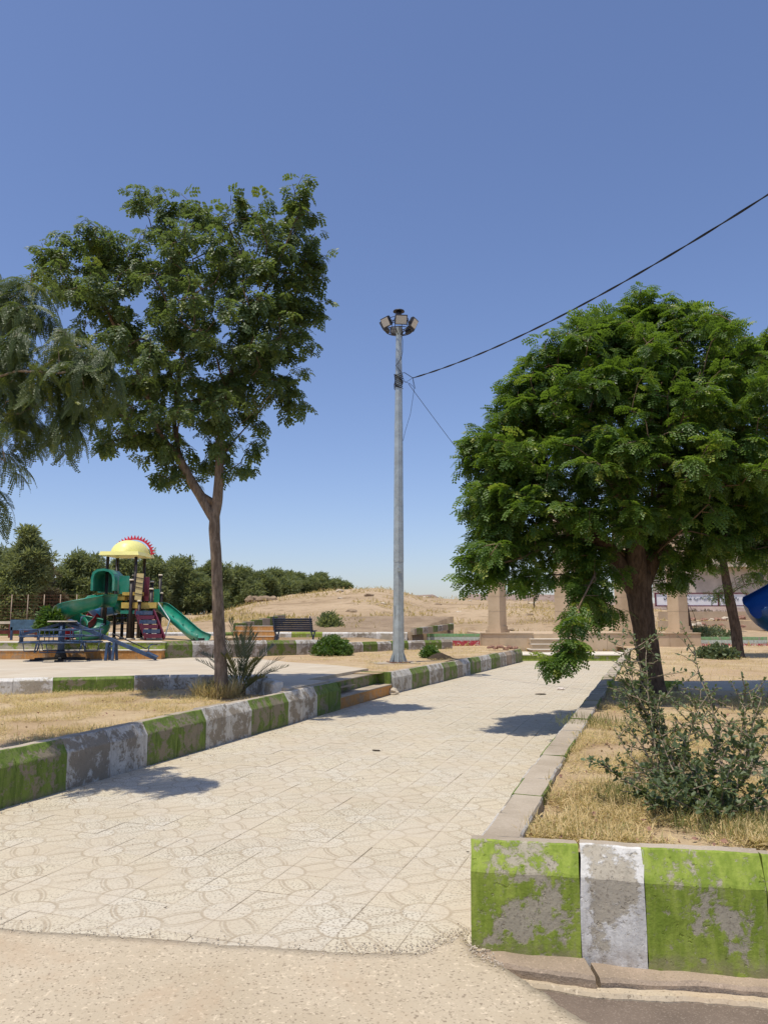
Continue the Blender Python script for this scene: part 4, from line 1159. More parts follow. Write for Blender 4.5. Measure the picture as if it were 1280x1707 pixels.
# ------------------------------------------------------------------ shrubs
def dome_bush(name, c, w, h, n, mat, label, cat='bush', tpl=None, scale=1, tintm=.5):
    rt = empty(name, c, label, cat)
    P_ = []; X_ = []
    for _ in range(n):
        while True:
            v = Vector((rnd.uniform(-1, 1), rnd.uniform(-1, 1), rnd.uniform(0, 1)))
            if .5 < v.length < 1: break
        k = 1 + mnoise.noise(v * 3) * .12
        P_.append((c[0] + v.x * w * k, c[1] + v.y * w * k, c[2] + v.z * h * k)); X_.append(tuple(v + Vector((0, 0, .4))))
    T = [Vector(p) for p in P_[::12]]
    A, par, r, tips, nl = grow([[Vector(c), Vector(c) + Vector((0, 0, h * .2))]], T, rtip=.004, step=.1)
    branch_mesh(A, par, r, 0, 'stems', M['twig_brown'], rt)
    make_crown(rt, mat, np.array(P_), np.array(X_), np.full(len(P_), scale) * nr.uniform(.7, 1.2, len(P_)), tpl, 'foliage', tint=np.clip(nr.normal(tintm, .25, len(P_)), 0, 1))
    return rt
tplb = [simple_template(7, .075, .018, .9) for _ in range(5)]
c = G(554, 1092, .47); dome_bush('round_bush', tuple(c), 34 / FPX * c.y, 30 / FPX * c.y, 1500, M['leaf_bush'], 'clipped round green bush between plaza and benches', tpl=tplb)
c = G(718, 1096, .47); dome_bush('small_bush', (c.x - .02, c.y, c.z), .27, .30, 420, M['leaf_bush'], 'small green bush by a burrow right of the pole', tpl=tplb)
m_ = MB(); c = G(733, 1098, .475); 
V = [];F = []
for i in range(7):
    for k in range(14):
        a = 2 * math.pi * k / 14; rr = (i / 6) * .34 * (1 + .2 * math.sin(3 * a + 1)); V.append((c.x + math.cos(a) * rr * 1.1, c.y + .1 + math.sin(a) * rr, c.z + .17 * math.cos(i / 6 * math.pi / 2) + mnoise.noise(Vector((rr * 9, a * 2, 0))) * .03 - .02))
for i in range(6):
    for k in range(14): a = i * 14 + k; b = i * 14 + (k + 1) % 14; F.append((a, a + 14, b + 14, b))
m_.add(V, F, True); tag(m_.build('dark_mound', M['litter_dark']), 'dark mound beside the small bush', 'mound')  # low dome in near-black brown, right of the bush
c = G(690, 1079, .47); dome_bush('small_bush', tuple(c), .16, .10, 90, M['leaf_bush'], 'tiny bush between the pole and the flag wall', tpl=tplb)
c = D(550, 1063, 33); dome_bush('shrub', tuple(c), .55, .95, 420, M['leaf_far'], 'loose pale shrub behind the second bench', tpl=[simple_template(9, .16, .03, 1.2) for _ in range(3)])
c = D(83, 1052, 23.5); dome_bush('shrub', tuple(c), .35, .62, 420, M['leaf_bush'], 'leafy green shrub behind the merry-go-round', tpl=[simple_template(9, .13, .03, 1.2) for _ in range(3)], tintm=.25)
for (px, py, w, h, y, lab) in ((1195, 1098, .55, .35, 20.5, 'low weedy clump in front of the right trunk'), (1110, 1060, 1.2, .5, 37, 'dark low shrubs behind the right flag wall')):
    c = G(px, py, .43) if y < 30 else D(px + 70, 1062, y)
    dome_bush('shrub', tuple(c), w, h, 260, M['leaf_grey'], lab, tpl=[simple_template(9, .12, .03, 1.2) for _ in range(3)])

# foreground shrubs on the right: wiry stems with small oval leaves
def oval_leaf(L, w):
    V = np.array([(0, 0, 0), (L * .35, w, .1 * w), (L * .8, w * .75, .1 * w), (L, 0, -.15 * w), (L * .8, -w * .75, .1 * w), (L * .35, -w, .1 * w)], dtype=np.float32)
    return V
def wiry_shrub(loc, label, stems, leaf_L=.034, leaf_w=.010, dens=46, tint=.5, seed=0, mat='leaf_grey'):
    rs = random.Random(seed)
    rt = empty('shrub', loc, label, 'shrub')
    mb = MB(); P_ = []; X_ = []
    def stem(p, d, L, r0, depth, tgt=None):
        n = max(3, int(L / .07)); pts = [p.copy()]; q_ = p.copy(); dd = d.normalized()
        for i in range(n):
            dd = (dd + Vector((rs.gauss(0, .09), rs.gauss(0, .09), rs.gauss(0, .06) + (.02 if depth == 0 else -.0)))).normalized()
            q_ = q_ + dd * (L / n); pts.append(q_.copy())
        mb.tube(pts, [r0 * (1 - .75 * i / n) + .0009 for i in range(n + 1)], 5 if depth == 0 else 4, cap=False)
        for i in range(1, n + 1):
            if depth == 0 and i < n * .12: continue
            kk = dens * (L / n)
            for _ in range(int(kk) + (1 if rs.random() < kk % 1 else 0)):
                s = rs.random(); pp = pts[i - 1].lerp(pts[i], s)
                v = Vector((rs.gauss(0, 1), rs.gauss(0, 1), rs.gauss(.2, .8))).normalized()
                P_.append(tuple(pp + v * .008)); X_.append(tuple(v + dd * .5))
            if depth < 2 and rs.random() < (.75 if depth == 0 else .35) and i > 1:
                v = Vector((rs.gauss(0, 1), rs.gauss(0, 1), rs.gauss(.1, .5))).normalized()
                stem(pts[i], (dd * .6 + v), L * rs.uniform(.18, .42) * (1 - .4 * i / n), r0 * .5, depth + 1)
    for (p, d, L, r0) in stems: stem(Vector(p), Vector(d), L, r0, 0)
    mb.build('stems', M['twig_pale'], rt)
    V = []; F = []
    L, w = leaf_L, leaf_w
    Vt = np.array([(0, 0, 0), (L * .5, w, .15 * w), (L, 0, 0), (L * .5, -w, .15 * w), (0, 0, 0), (L * .5, w, .15 * w), (L, 0, 0), (L * .5, -w, .15 * w)], dtype=np.float32)[:4]
    # rounder leaf: two quads sharing the middle
    Vt = np.array([(0, 0, 0), (L * .32, w * .95, .1 * w), (L * .32, -w * .95, .1 * w), (0, 0, 0), (L * .32, w * .95, .1 * w), (L * .78, w * .8, .1 * w), (L * .78, -w * .8, .1 * w), (L * .32, -w * .95, .1 * w)], dtype=np.float32)
    Vt = np.array([(0, 0, 0), (L * .32, w, .1 * w), (L * .5, 0, -.1 * w), (L * .32, -w, .1 * w), (L * .32, w, .1 * w), (L * .82, w * .72, .1 * w), (L, 0, -.1 * w), (L * .5, 0, -.1 * w),
                   (L * .5, 0, -.1 * w), (L, 0, -.1 * w), (L * .82, -w * .72, .1 * w), (L * .32, -w, .1 * w)], dtype=np.float32)
    Ft = np.array([(0, 1, 2, 3), (4, 5, 6, 7), (8, 9, 10, 11)], dtype=np.int32)
    n = len(P_)
    make_crown(rt, M[mat], np.array(P_), np.array(X_), nr.uniform(.6, 1.25, n), [(Vt, Ft)], 'foliage', tint=np.clip(nr.normal(tint, .25, n), 0, 1))
    return rt, n
def px3(px, py, y): return D(px, py, y)
def fan(base, tips_, r0=.007):
    out = []
    for t in tips_:
        d = t - base; out.append((tuple(base + Vector((rnd.gauss(0, .05), rnd.gauss(0, .05), 0))), tuple(d), d.length * .95, r0))
    return out
# main dense clump
bA = G(1195, 1362, .42)
tipsA = [px3(x, y, bA.y + dy) for (x, y, dy) in ((1040, 1290, .1), (1070, 1250, .2), (1100, 1290, -.1), (1120, 1230, .3), (1150, 1270, 0), (1180, 1220, .3), (1210, 1260, -.1), (1240, 1215, .2), (1275, 1260, 0), (1300, 1230, .2), (1000, 1275, .3), (1330, 1280, 0), (1065, 1330, -.1), (1110, 1335, -.3), (1160, 1330, -.35), (1220, 1320, -.3), (1270, 1310, -.2), (1320, 1330, -.2), (1140, 1300, .5), (1250, 1290, .5), (1085, 1310, .3), (1200, 1290, .2), (1180, 1340, -.35), (1240, 1340, -.3), (1290, 1350, -.3))]
wiry_shrub(tuple(bA), 'dense sprawling grey green shrub low in the right bed, just above the kerb corner', fan(bA, tipsA), dens=150, seed=3, tint=.4, leaf_L=.037, leaf_w=.0125)
bB = G(1115, 1310, .42)
tipsB = [px3(x, y, bB.y + dy) for (x, y, dy) in ((1072, 1042, .6), (1050, 1075, .5), (1095, 1065, .7), (1110, 1110, .5), (1065, 1120, .6), (1030, 1160, .5), (1130, 1150, .5), (1010, 1210, .2), (1085, 1170, .2), (1120, 1200, .1), (1045, 1195, .1))]
wiry_shrub(tuple(bB), 'tall wispy shrub with upright shoots in front of the stout trunk', fan(bB, tipsB, .008), dens=85, seed=5, tint=.6)
bC = G(1232, 1300, .42)
tipsC = [px3(x, y, bC.y + dy) for (x, y, dy) in ((1225, 1075, .6), (1262, 1100, .5), (1200, 1130, .5), (1275, 1150, .3), (1240, 1130, .4), (1180, 1160, .3), (1295, 1120, .5), (1215, 1180, .2), (1150, 1165, .3))]
wiry_shrub(tuple(bC), 'thin open shrub with sparse leaves at the right edge of the bed', fan(bC, tipsC, .008), dens=60, seed=9, tint=.6)

# small date palm by the slim tree
bp = G(402, 1160, .33)
pr = empty('date_palm', bp, 'small bushy date palm at the foot of the slim tree', 'palm')
ftips = [((385, 1035), .1), ((398, 1062), .3), ((365, 1050), .3), ((425, 1060), .3), ((440, 1085), .1), ((470, 1098), 0), ((478, 1112), -.2), ((455, 1078), .4), ((330, 1102), 0), ((338, 1090), .3), ((350, 1140), -.3), ((445, 1130), -.4), ((415, 1045), .5), ((460, 1120), .3), ((375, 1095), -.4), ((432, 1100), -.4)]
for k, ((tx, ty), dy) in enumerate(ftips):
    tip = D(tx, ty, bp.y + dy); a = bp + Vector((rnd.gauss(0, .03), rnd.gauss(0, .03), .04))
    mid = a.lerp(tip, .5) + Vector((0, 0, .10 + .10 * rnd.random()))
    pts = [a * (1 - s) ** 2 + mid * 2 * s * (1 - s) + tip * s * s for s in np.linspace(0, 1, 16)]
    mb = MB(); mb.tube(pts, [.011 * (1 - .8 * i / 15) for i in range(16)], 4, cap=False)
    Vv = []; Ff = []
    for i in range(3, 16):
        for kk in (0, .5):
            p = pts[i] if kk == 0 or i == 15 else pts[i].lerp(pts[min(15, i + 1)], .5)
            d = (pts[min(15, i + 1)] - pts[i - 1]).normalized(); sd = d.cross(Vector((0, 0, 1)))
            sd = sd.normalized() if sd.length > .05 else Vector((1, 0, 0)); u = sd.cross(d)
            for s in (-1, 1):
                l = .22 * math.sin(math.pi * (i / 17)) ** .6 * rnd.uniform(.8, 1.1)
                dl = (d * .75 + sd * s * .6 + u * rnd.uniform(.05, .4)).normalized(); w_ = dl.cross(u).normalized() * .010
                n0 = len(Vv); Vv += [p - w_ * .4, p + dl * l * .4 - w_, p + dl * l, p + dl * l * .4 + w_]; Ff.append((n0, n0 + 1, n0 + 2, n0 + 3))
    mb.add(Vv, Ff)
    o = mb.build('frond', M['leaf_palm'], pr)
    at_ = o.data.attributes.new('tint', 'FLOAT', 'POINT'); at_.data.foreach_set('value', np.clip(nr.normal(rnd.uniform(.3, .8), .1, len(o.data.vertices)), 0, .9).astype(np.float32))
mb = MB(); mb.tube([bp + Vector((0, 0, -.05)), bp + Vector((0, 0, .12)), bp + Vector((.01, 0, .2))], [.07, .08, .03], 9); mb.build('stem', M['bark_brown'], pr)

# ------------------------------------------------------------------ straw and litter
def blades(name, n, region, z, L, w, lie=.8, mat='straw', tint=.5, dens=None, kind='stuff', label=None):
    V = np.zeros((n, 4, 3)); C = np.zeros((n, 4)); k = 0
    tries = 0
    while k < n and tries < n * 12:
        tries += 1
        p = region()
        if p is None: continue
        x, y = p[0], p[1]
        dn = mnoise.fractal(Vector((x * 1.3, y * 1.3, 8)), 1, 2, 3)
        if dens is not None and rnd.random() > dens - .10 + dn * 2.6: continue
        a = rnd.uniform(0, 6.28); el = abs(rnd.gauss(0, .35)) if rnd.random() < lie else rnd.uniform(.5, 1.4)
        l = L * rnd.uniform(.4, 1.3); dv = np.array([math.cos(a) * math.cos(el), math.sin(a) * math.cos(el), math.sin(el)])
        sd = np.array([-math.sin(a), math.cos(a), rnd.uniform(-.4, .4)]) * w * rnd.uniform(.6, 1.3)
        zz = (z(x, y) if callable(z) else z) + rnd.uniform(0, .02)
        b = np.array([x, y, zz]); mid = b + dv * l * .5 + np.array([0, 0, l * .10])
        V[k, 0] = b - sd * .5; V[k, 1] = mid - sd; V[k, 2] = b + dv * l; V[k, 3] = mid + sd
        C[k] = min(1, max(0, rnd.gauss(tint, .25))); k += 1
    V = V[:k]; C = C[:k]
    F = np.arange(k * 4).reshape(k, 4)
    o = np_mesh(name, V.reshape(-1, 3), F, M[mat], cols=C.reshape(-1)); tag(o, kind=kind)
    if label: o['label'] = label
    return o
def soilz(zb, amp):
    return lambda x, y: zb + mnoise.fractal(Vector((x * 1.1, y * 1.1, 3.3)), 1, 2, 5) * amp - .004
def reg_right_near():
    y = 4.15 + (rnd.random() ** 1.7) * 8.6; x = rx(y) + .23 + rnd.random() * (y * .56 - rx(y) + .3)
    if y < 4.0 + (1.8 - x) * .22 + .08: return None
    return x, y
blades('dry_grass', 62000, reg_right_near, soilz(.42, .03), .095, .0024, .86, dens=.60, tint=.6)
def reg_right_far():
    y = 13.5 + rnd.random() * 15; x = rx(y) + .25 + rnd.random() * 9
    if x > 4.8 and y < 14.1: return None
    return x, y
blades('dry_grass', 9000, reg_right_far, soilz(.43, .03), .10, .004, .8, dens=.6, tint=.55)
def reg_left():
    y = 6.5 + rnd.random() * 7.6; x = lx(y) - .2 - rnd.random() * 5
    if y > 12.4 and x > -2.9 + (13.4 - y): return None
    if y > 14.1 + (x + 3.45) * .35 if x < -3.45 else y > 13.9: return None
    if x < -y * .52 - .6: return None
    return x, y
blades('dry_grass', 30000, reg_left, soilz(.33, .035), .085, .0026, .86, dens=.6, tint=.55)
def reg_pole():
    y = 17 + rnd.random() * 13; x = lx(y) - .2 - rnd.random() * 4.5
    if y < 20.5 and x < G(614, 1114, .5).x - .1: return None
    return x, y
blades('dry_grass', 7000, reg_pole, soilz(.455, .02), .09, .004, .85, dens=.45, tint=.55)
def around(c, r): 
    def f():
        a = rnd.uniform(0, 6.28); q_ = r * math.sqrt(rnd.random()); return c[0] + math.cos(a) * q_, c[1] + math.sin(a) * q_ * .8
    return f
o = blades('grass_tuft', 1500, around(G(362, 1163, .33), .38), .33, .30, .004, .12, tint=.55, dens=None, kind=None)
tag(o, 'tuft of tall dry grass round the foot of the slim tree', 'grass tuft')
o = blades('grass_tuft', 1800, around(G(1110, 1335, .42), .45), .42, .10, .0022, .15, mat='green_grass', tint=.4, kind=None)
tag(o, 'greenish grass growing under the dense right shrub', 'grass tuft')
o = blades('grass_tuft', 900, around(G(1230, 1385, .42), .40), .42, .12, .002, .3, mat='green_grass', tint=.6, kind=None)
tag(o, 'pale grass along the kerb below the right shrub', 'grass tuft')
o = blades('grass_tuft', 500, around(G(1000, 1210, .42), .5), .42, .12, .003, .3, mat='green_grass', tint=.5, kind=None)
tag(o, 'sparse green grass beside the right path kerb near the tree shade', 'grass tuft')

def rock(name, c, s, mat, label=None, cat=None, seed=0, parent=None):
    bm = bmesh.new(); bmesh.ops.create_icosphere(bm, subdivisions=2, radius=1)
    for v in bm.verts:
        k = 1 + mnoise.fractal(v.co * 1.3 + Vector((seed * 7.1, 0, 0)), 1, 2, 3) * .45
        v.co = Vector((v.co.x * s[0], v.co.y * s[1], max(-.4, v.co.z) * s[2])) * k
    me = bpy.data.meshes.new(name); bm.to_mesh(me); bm.free()
    o = link(name, me, mat, parent, c); 
    if label: tag(o, label, cat)
    return o
c = G(655, 1158, 0); rock('stone', (c.x, c.y, .05), (.13, .08, .08), M['stone_pale'], 'angular pale stone at the right end of the two steps', 'stone', 1)
c = G(676, 1136, 0); rock('stone', (c.x, c.y, .02), (.10, .05, .03), M['litter_dark'], 'dark scrap of bark lying on the path near the far kerb', 'debris', 2)
c = G(627, 1252, 0); rock('stone', (c.x, c.y, .008), (.05, .02, .01), M['litter_dark'], 'dark dry leaf in the middle of the path', 'debris', 3)
c = G(902, 1158, 0); rock('stone', (c.x, c.y, .012), (.13, .04, .015), M['litter_dark'], 'small dark scrap under the hanging branch', 'debris', 5)
c = G(935, 1150, 0); rock('stone', (c.x, c.y, .02), (.10, .05, .03), M['litter_white'], 'pale crumpled scrap under the hanging branch', 'debris', 6)
c = G(766, 1076, .46); rock('plastic_bag', (c.x, c.y, .5), (.30, .15, .11), M['litter_white'], 'pale crumpled bag lying before the left flag wall', 'litter', 7)
c = G(838, 1084, .46)
for k in range(9):
    rock('brick_rubble', (c.x - .5 + k * .12 + rnd.uniform(-.03, .03), c.y + rnd.uniform(-.15, .15), .50 + rnd.uniform(0, .08)), (.10, .08, .07), M['stone_red'], 'reddish rubble lump in the heap at the pavilion foot', 'rubble', 10 + k)['group'] = 'rubble heap at the pavilion foot'
P_ = MB()
for _ in range(420):
    y = rnd.uniform(4.3, 16); sidek = rnd.random()
    if sidek < .55: x = lx(y) + abs(rnd.gauss(0, .16)) + .02
    elif sidek < .62: x = rx(y) - abs(rnd.gauss(0, .12)) - .02
    else: x = rnd.uniform(lx(y), rx(y))
    s = rnd.uniform(.003, .011) * (1 if sidek < .55 else .6)
    P_.box((x, y, s * .45), (s * rnd.uniform(.8, 2), s, s), M=Matrix.Rotation(rnd.uniform(0, 3), 3, 'Z') @ Matrix.Rotation(rnd.uniform(0, 1), 3, 'X'))
for _ in range(1500):
    i = rnd.randrange(len(edge)); e_ = edge[i]
    x = e_[0] + rnd.gauss(0, .03); y = e_[1] + rnd.gauss(.02, .05)
    if x > .55 or x < -3: continue
    s = rnd.uniform(.0012, .006)
    P_.box((x, y, .006 + s * .5), (s * rnd.uniform(.8, 2), s, s), M=Matrix.Rotation(rnd.uniform(0, 3), 3, 'Z') @ Matrix.Rotation(rnd.uniform(0, 1), 3, 'X'))
tag(P_.build('gravel_crumbs', M['stone_pale'], loc=(0, 8, 0)), kind='stuff')
P_ = MB()
for _ in range(160):
    y = rnd.uniform(4.3, 18); x = rnd.uniform(lx(y), rx(y)); s = rnd.uniform(.006, .016)
    Mx = Matrix.Rotation(rnd.uniform(0, 6.28), 3, 'Z') @ Matrix.Rotation(rnd.uniform(-.4, .4), 3, 'X')
    v = [Mx @ Vector(p) for p in ((0, -s * .4, 0), (s, 0, s * .3), (0, s * .4, 0), (-s, 0, s * .2))]
    P_.add([p + Vector((x, y, .008)) for p in v], [(0, 1, 2, 3)])
tag(P_.build('fallen_leaflets', M['litter_dark'], loc=(0, 8, 0)), kind='stuff')
P_ = MB()
for _ in range(900):
    if rnd.random() < .6: p_ = reg_right_near(); z_ = .435
    else: p_ = reg_left(); z_ = .345
    if p_ is None: continue
    s = rnd.uniform(.010, .024); Mx = Matrix.Rotation(rnd.uniform(0, 6.28), 3, 'Z') @ Matrix.Rotation(rnd.uniform(-.7, .7), 3, 'X')
    v = [Mx @ Vector(q_) for q_ in ((0, -s * .4, 0), (s, 0, s * .3), (0, s * .4, 0), (-s, 0, s * .2))]
    P_.add([q_ + Vector((p_[0], p_[1], z_ + rnd.uniform(0, .025))) for q_ in v], [(0, 1, 2, 3)])
tag(P_.build('fallen_leaves', M['stone_red'], loc=(0, 8, .3)), kind='stuff')
P_ = MB()
for _ in range(700):
    p_ = reg_right_near() if rnd.random() < .7 else reg_left()
    if p_ is None: continue
    z_ = .43 if p_[0] > 0 else .34
    s = rnd.uniform(.004, .018)
    P_.box((p_[0], p_[1], z_), (s * rnd.uniform(.8, 1.8), s, s), M=Matrix.Rotation(rnd.uniform(0, 3), 3, 'Z') @ Matrix.Rotation(rnd.uniform(0, 1), 3, 'X'))
tag(P_.build('soil_crumbs', M['dry_soil'], loc=(0, 8, .3)), kind='stuff')

def reg_hill():
    y = 32 + rnd.random() ** 1.3 * 60; x = rnd.uniform(-.30, .62) * y
    if mnoise.noise(Vector((x * .12, y * .25, 4))) < .02: return None
    return x, y
blades('dry_scrub', 22000, reg_hill, lambda x, y: terrain(x, y) - .02, .34, .03, .6, tint=.1)
# ------------------------------------------------------------------ floodlight pole
bp = G(664, 1105, .46); YP = bp.y
fp = empty('floodlight_pole', bp, 'tall tapering grey steel pole with a ring of floodlights on top', 'floodlight pole')
Z = lambda py: D(665, py, YP).z
def octo(z0, z1, r0, r1, dx0=0, dx1=0):
    m_ = MB(); m_.tube([(bp.x + dx0, YP, z0), (bp.x + dx1, YP, z1)], [r0, r1], 8, smooth=False, up=(math.cos(.39 + .35), math.sin(.39 + .35), 0)); return m_
ztop = Z(528); lean = .035
octo(.48, Z(935), .150, .128, 0, lean * .3).build('lower_shaft', M['galvanised'], fp)
octo(Z(937), Z(705), .134, .112, lean * .3, lean * .6).build('middle_shaft', M['galvanised'], fp)
octo(Z(707), Z(545), .108, .076, lean * .6, lean).build('upper_shaft', M['galvanised'], fp)
m_ = MB(); m_.box((bp.x, YP, .475), (.50, .50, .025), .3); m_.build('base_plate', M['rust'], fp)
for k in range(8):
    a = k * math.pi / 4 + .74; m_ = MB(); d = Vector((math.cos(a), math.sin(a), 0)); sd = Vector((-d.y, d.x, 0)) * .006
    p = Vector((bp.x, YP, .488)); V = [p + d * .14 + s for s in (-sd, sd)] + [p + d * .235 + s for s in (-sd, sd)] + [p + d * .145 + Vector((0, 0, .24)) + s for s in (-sd, sd)]
    m_.add(V, [(0, 2, 4), (1, 5, 3), (2, 3, 5, 4), (0, 1, 3, 2), (0, 4, 5, 1)]); m_.build('gusset', M['galvanised'], fp)
m_ = MB(); m_.box((bp.x - .1, YP, .44), (1.15, .9, .06), .2); m_.build('concrete_foundation', M['kerb_bare'], fp)
hx_ = bp.x + lean
m_ = MB(); rr = .36; zr = Z(552)
m_.tube([(hx_ + rr * math.cos(a), YP + rr * math.sin(a), zr) for a in np.linspace(0, 2 * math.pi, 25)], .012, 6, cap=False)
m_.tube([(hx_ + rr * .72 * math.cos(a), YP + rr * .72 * math.sin(a), zr + .33) for a in np.linspace(0, 2 * math.pi, 25)], .010, 6, cap=False)
for k in range(6):
    a = k * math.pi / 3 + .2
    m_.tube([(hx_ + .06 * math.cos(a), YP + .06 * math.sin(a), zr - .12), (hx_ + rr * math.cos(a), YP + rr * math.sin(a), zr)], .012, 5)
    m_.tube([(hx_ + .06 * math.cos(a), YP + .06 * math.sin(a), zr + .25), (hx_ + rr * .72 * math.cos(a), YP + rr * .72 * math.sin(a), zr + .33)], .010, 5)
    m_.tube([(hx_ + rr * math.cos(a), YP + rr * math.sin(a), zr), (hx_ + rr * .72 * math.cos(a), YP + rr * .72 * math.sin(a), zr + .33)], .009, 5)
m_.build('lamp_ring', M['dark_metal'], fp)
m_ = MB(); zc = Z(521); m_.tube([(hx_, YP, zc - .15), (hx_, YP, zc + .02)], .075, 12); m_.tube([(hx_, YP, zc + .02), (hx_, YP, zc + .05)], [.16, .15], 16); m_.tube([(hx_, YP, zc - .2), (hx_, YP, zc - .15)], [.12, .12], 14)
m_.build('crown_cap', M['dark_metal'], fp)
for k in range(6):
    a = -math.pi / 2 + .12 + k * math.pi / 3
    d = Vector((math.cos(a), math.sin(a), 0)); c_ = Vector((hx_, YP, zr + .16)) + d * .43
    tilt = R(-28); Mz = Matrix.Rotation(a + math.pi / 2, 3, 'Z') @ Matrix.Rotation(R(28), 3, 'X')
    m_ = MB(); m_.box(c_, (.33, .06, .26), M=Mz)
    for s in range(7): m_.box(c_ + Mz @ Vector((-.13 + s * .043, .05, 0)), (.008, .05, .22), M=Mz)
    fl_ = m_.build('floodlight', M['dark_metal'], fp)
    m_ = MB(); m_.box(c_ + Mz @ Vector((0, -.032, 0)), (.285, .012, .215), M=Mz); m_.build('lens', M['lamp_glass'], fl_)
    m_ = MB(); m_.tube([c_ + Mz @ Vector((-.18, 0, 0)), c_ + Mz @ Vector((-.18, .12, -.05)), c_ + Mz @ Vector((.18, .12, -.05)), c_ + Mz @ Vector((.18, 0, 0))], .01, 5); m_.build('bracket', M['dark_metal'], fl_)
# coil of cable wound round the shaft and its loose ends
m_ = MB(); pts = []
for i in range(150):
    a = i * .42; z = Z(648) + (Z(624) - Z(648)) * (i / 150) + math.sin(i * .9) * .03
    rr = .112 + .012 * math.sin(i * .37); pts.append((bp.x + lean * .7 + rr * math.cos(a), YP + rr * math.sin(a), z))
m_.tube(pts, .010, 5)
hook = D(688, 630, YP - .05)
m_.tube([pts[-1], (bp.x + .18, YP - .05, Z(622)), hook], .009, 5)
m_.tube([(bp.x + .1, YP - .1, Z(626)), (bp.x + .20, YP - .12, Z(640)), tuple(hook)], .006, 4)
m_.tube([tuple(hook), tuple(D(692, 648, YP - .05)), tuple(D(684, 640, YP - .05)), (bp.x + .12, YP - .1, Z(636))], .006, 4)
m_.tube([tuple(hook), tuple(D(690, 650, YP - .05)), tuple(D(684, 690, YP - .05)), tuple(D(675, 720, YP - .05)), (bp.x + lean * .6 + .12, YP - .02, Z(735))], .005, 4)
m_.tube([(hx_ + .04, YP - .09, Z(545)), (bp.x + .10, YP - .11, Z(556)), (bp.x + .135, YP - .08, Z(570)), (bp.x + .13, YP - .06, Z(588)), (bp.x + .09, YP - .09, Z(600)), (bp.x - .05, YP - .12, Z(612)), (bp.x + .09, YP - .11, Z(622))], .008, 5)
m_.build('cable_coil', M['black_cable'], fp)
m_ = MB(); m_.box((bp.x + .02, YP - .15, Z(950)), (.10, .03, .10)); m_.box((bp.x - .09, YP - .11, Z(1020)), (.012, .012, .3)); m_.build('bracket_stub', M['galvanised'], fp)

# overhead cables
def cable(name, a, b, sag, r, label, twist=True, n=60):
    m_ = MB(); a = Vector(a); b = Vector(b)
    for s in ((0, math.pi) if twist else (0,)):
        pts = []
        for i in range(n * 2):
            t = i / (n * 2 - 1); p = a.lerp(b, t) - Vector((0, 0, sag * 4 * t * (1 - t)))
            wv = .010 if twist else 0
            pts.append(p + Vector((0, wv * math.cos(i * .45 + s), wv * math.sin(i * .45 + s))))
        m_.tube(pts, r, 5)
    return tag(m_.build(name, M['black_cable'], loc=a), label, 'cable')
endp = D(1420, 232, 9.5)
cable('overhead_cable', hook, endp, .38, .0115, 'twisted black cable sagging from the pole to the upper right')
cable('overhead_cable', D(681, 640, YP), D(960, 985, 33), .25, .007, 'thin single wire slanting down from the pole behind the round tree', twist=False)

# ------------------------------------------------------------------ benches
def bench(name, c, rz, w, label, slatm, nback=6, zscale=1.0):
    rt = empty(name, c, label, 'bench'); Mz = Matrix.Rotation(rz, 3, 'Z'); c = Vector(c)
    for k in range(nback):
        m_ = MB(); p = Mz @ Vector((0, .22 + k * .024, .46 + k * .072)); m_.box(c + p, (w, .03, .060), M=Mz @ Matrix.Rotation(R(-16), 3, 'X')); m_.build('back_slat', M[slatm], rt)
    for k in range(4):
        m_ = MB(); p = Mz @ Vector((0, -.22 + k * .115, .43 - .004 * k)); m_.box(c + p, (w, .09, .026), M=Mz); m_.build('seat_slat', M[slatm], rt)
    for s in (-1, 1):
        m_ = MB(); X0 = s * w * .46
        pt = lambda y, z: c + Mz @ Vector((X0, y, z))
        m_.bar(pt(.25, .40), pt(.40, .92), .035, .05); m_.bar(pt(-.24, .405), pt(.27, .395), .035, .04)
        m_.bar(pt(-.20, .40), pt(-.05, .22), .035, .04); m_.bar(pt(.22, .40), pt(.05, .22), .035, .04); m_.bar(pt(0, .25), pt(0, 0), .06, .06)
        m_.box(c + Mz @ Vector((X0, 0, .012)), (.16, .22, .02), M=Mz); m_.build('leg_frame', M['blue_steel'], rt)
    return rt
c = D(492, 1060, 27.0); bench('bench', (c.x, 27.0, .74), R(180 - 12), 1.42, 'dark navy slatted park bench on the terrace left of the round bush', 'navy_slat')
bench('bench', (-2.42, 34 - 1.2, .28), R(180 - 25), .95, 'smaller blue grey bench partly hidden behind the round bush', 'blue_slat', nback=5)

# ------------------------------------------------------------------ play tower
YT = 25.0
pt_ = lambda px, py, dy=0: D(px, py, YT + dy)
tw = empty('play_tower', (pt_(212, 1064).x, YT, .93), 'play tower with yellow domed roof, green spiral slide and straight slide', 'playground tower')
k_ = YT / FPX
def post(px, pytop, dy, cap=True, r=.052, bottom=.93):
    top = pt_(px, pytop, dy); m_ = MB(); m_.tube([(top.x, top.y, bottom), (top.x, top.y, top.z)], r, 10); o = m_.build('post', M['post_black'], tw)
    if cap: c_ = MB(); c_.tube([(top.x, top.y, top.z), (top.x, top.y, top.z + .05)], [r * 1.5, r * 1.25], 10); c_.build('cap', M['cap_white'], o)
    m_ = MB(); m_.tube([(top.x, top.y, bottom - .01), (top.x, top.y, bottom + .05)], r * 1.5, 10); m_.build('foot', M['cap_white'], o)
for px, py, dy in ((180.5, 928, -.3), (196.6, 930, .75), (227.5, 928, -.45), (241.5, 932, .6)): post(px, py, dy, cap=False)
for px, py, dy in ((172, 1000, .3), (220, 968, -.75), (224, 960, .9), (253, 983, -.5), (254, 971, .5), (268, 960, .6), (269, 990, .2), (206, 1000, .4), (233, 1003, -.8), (216, 1000, -.1)): post(px, py, dy)
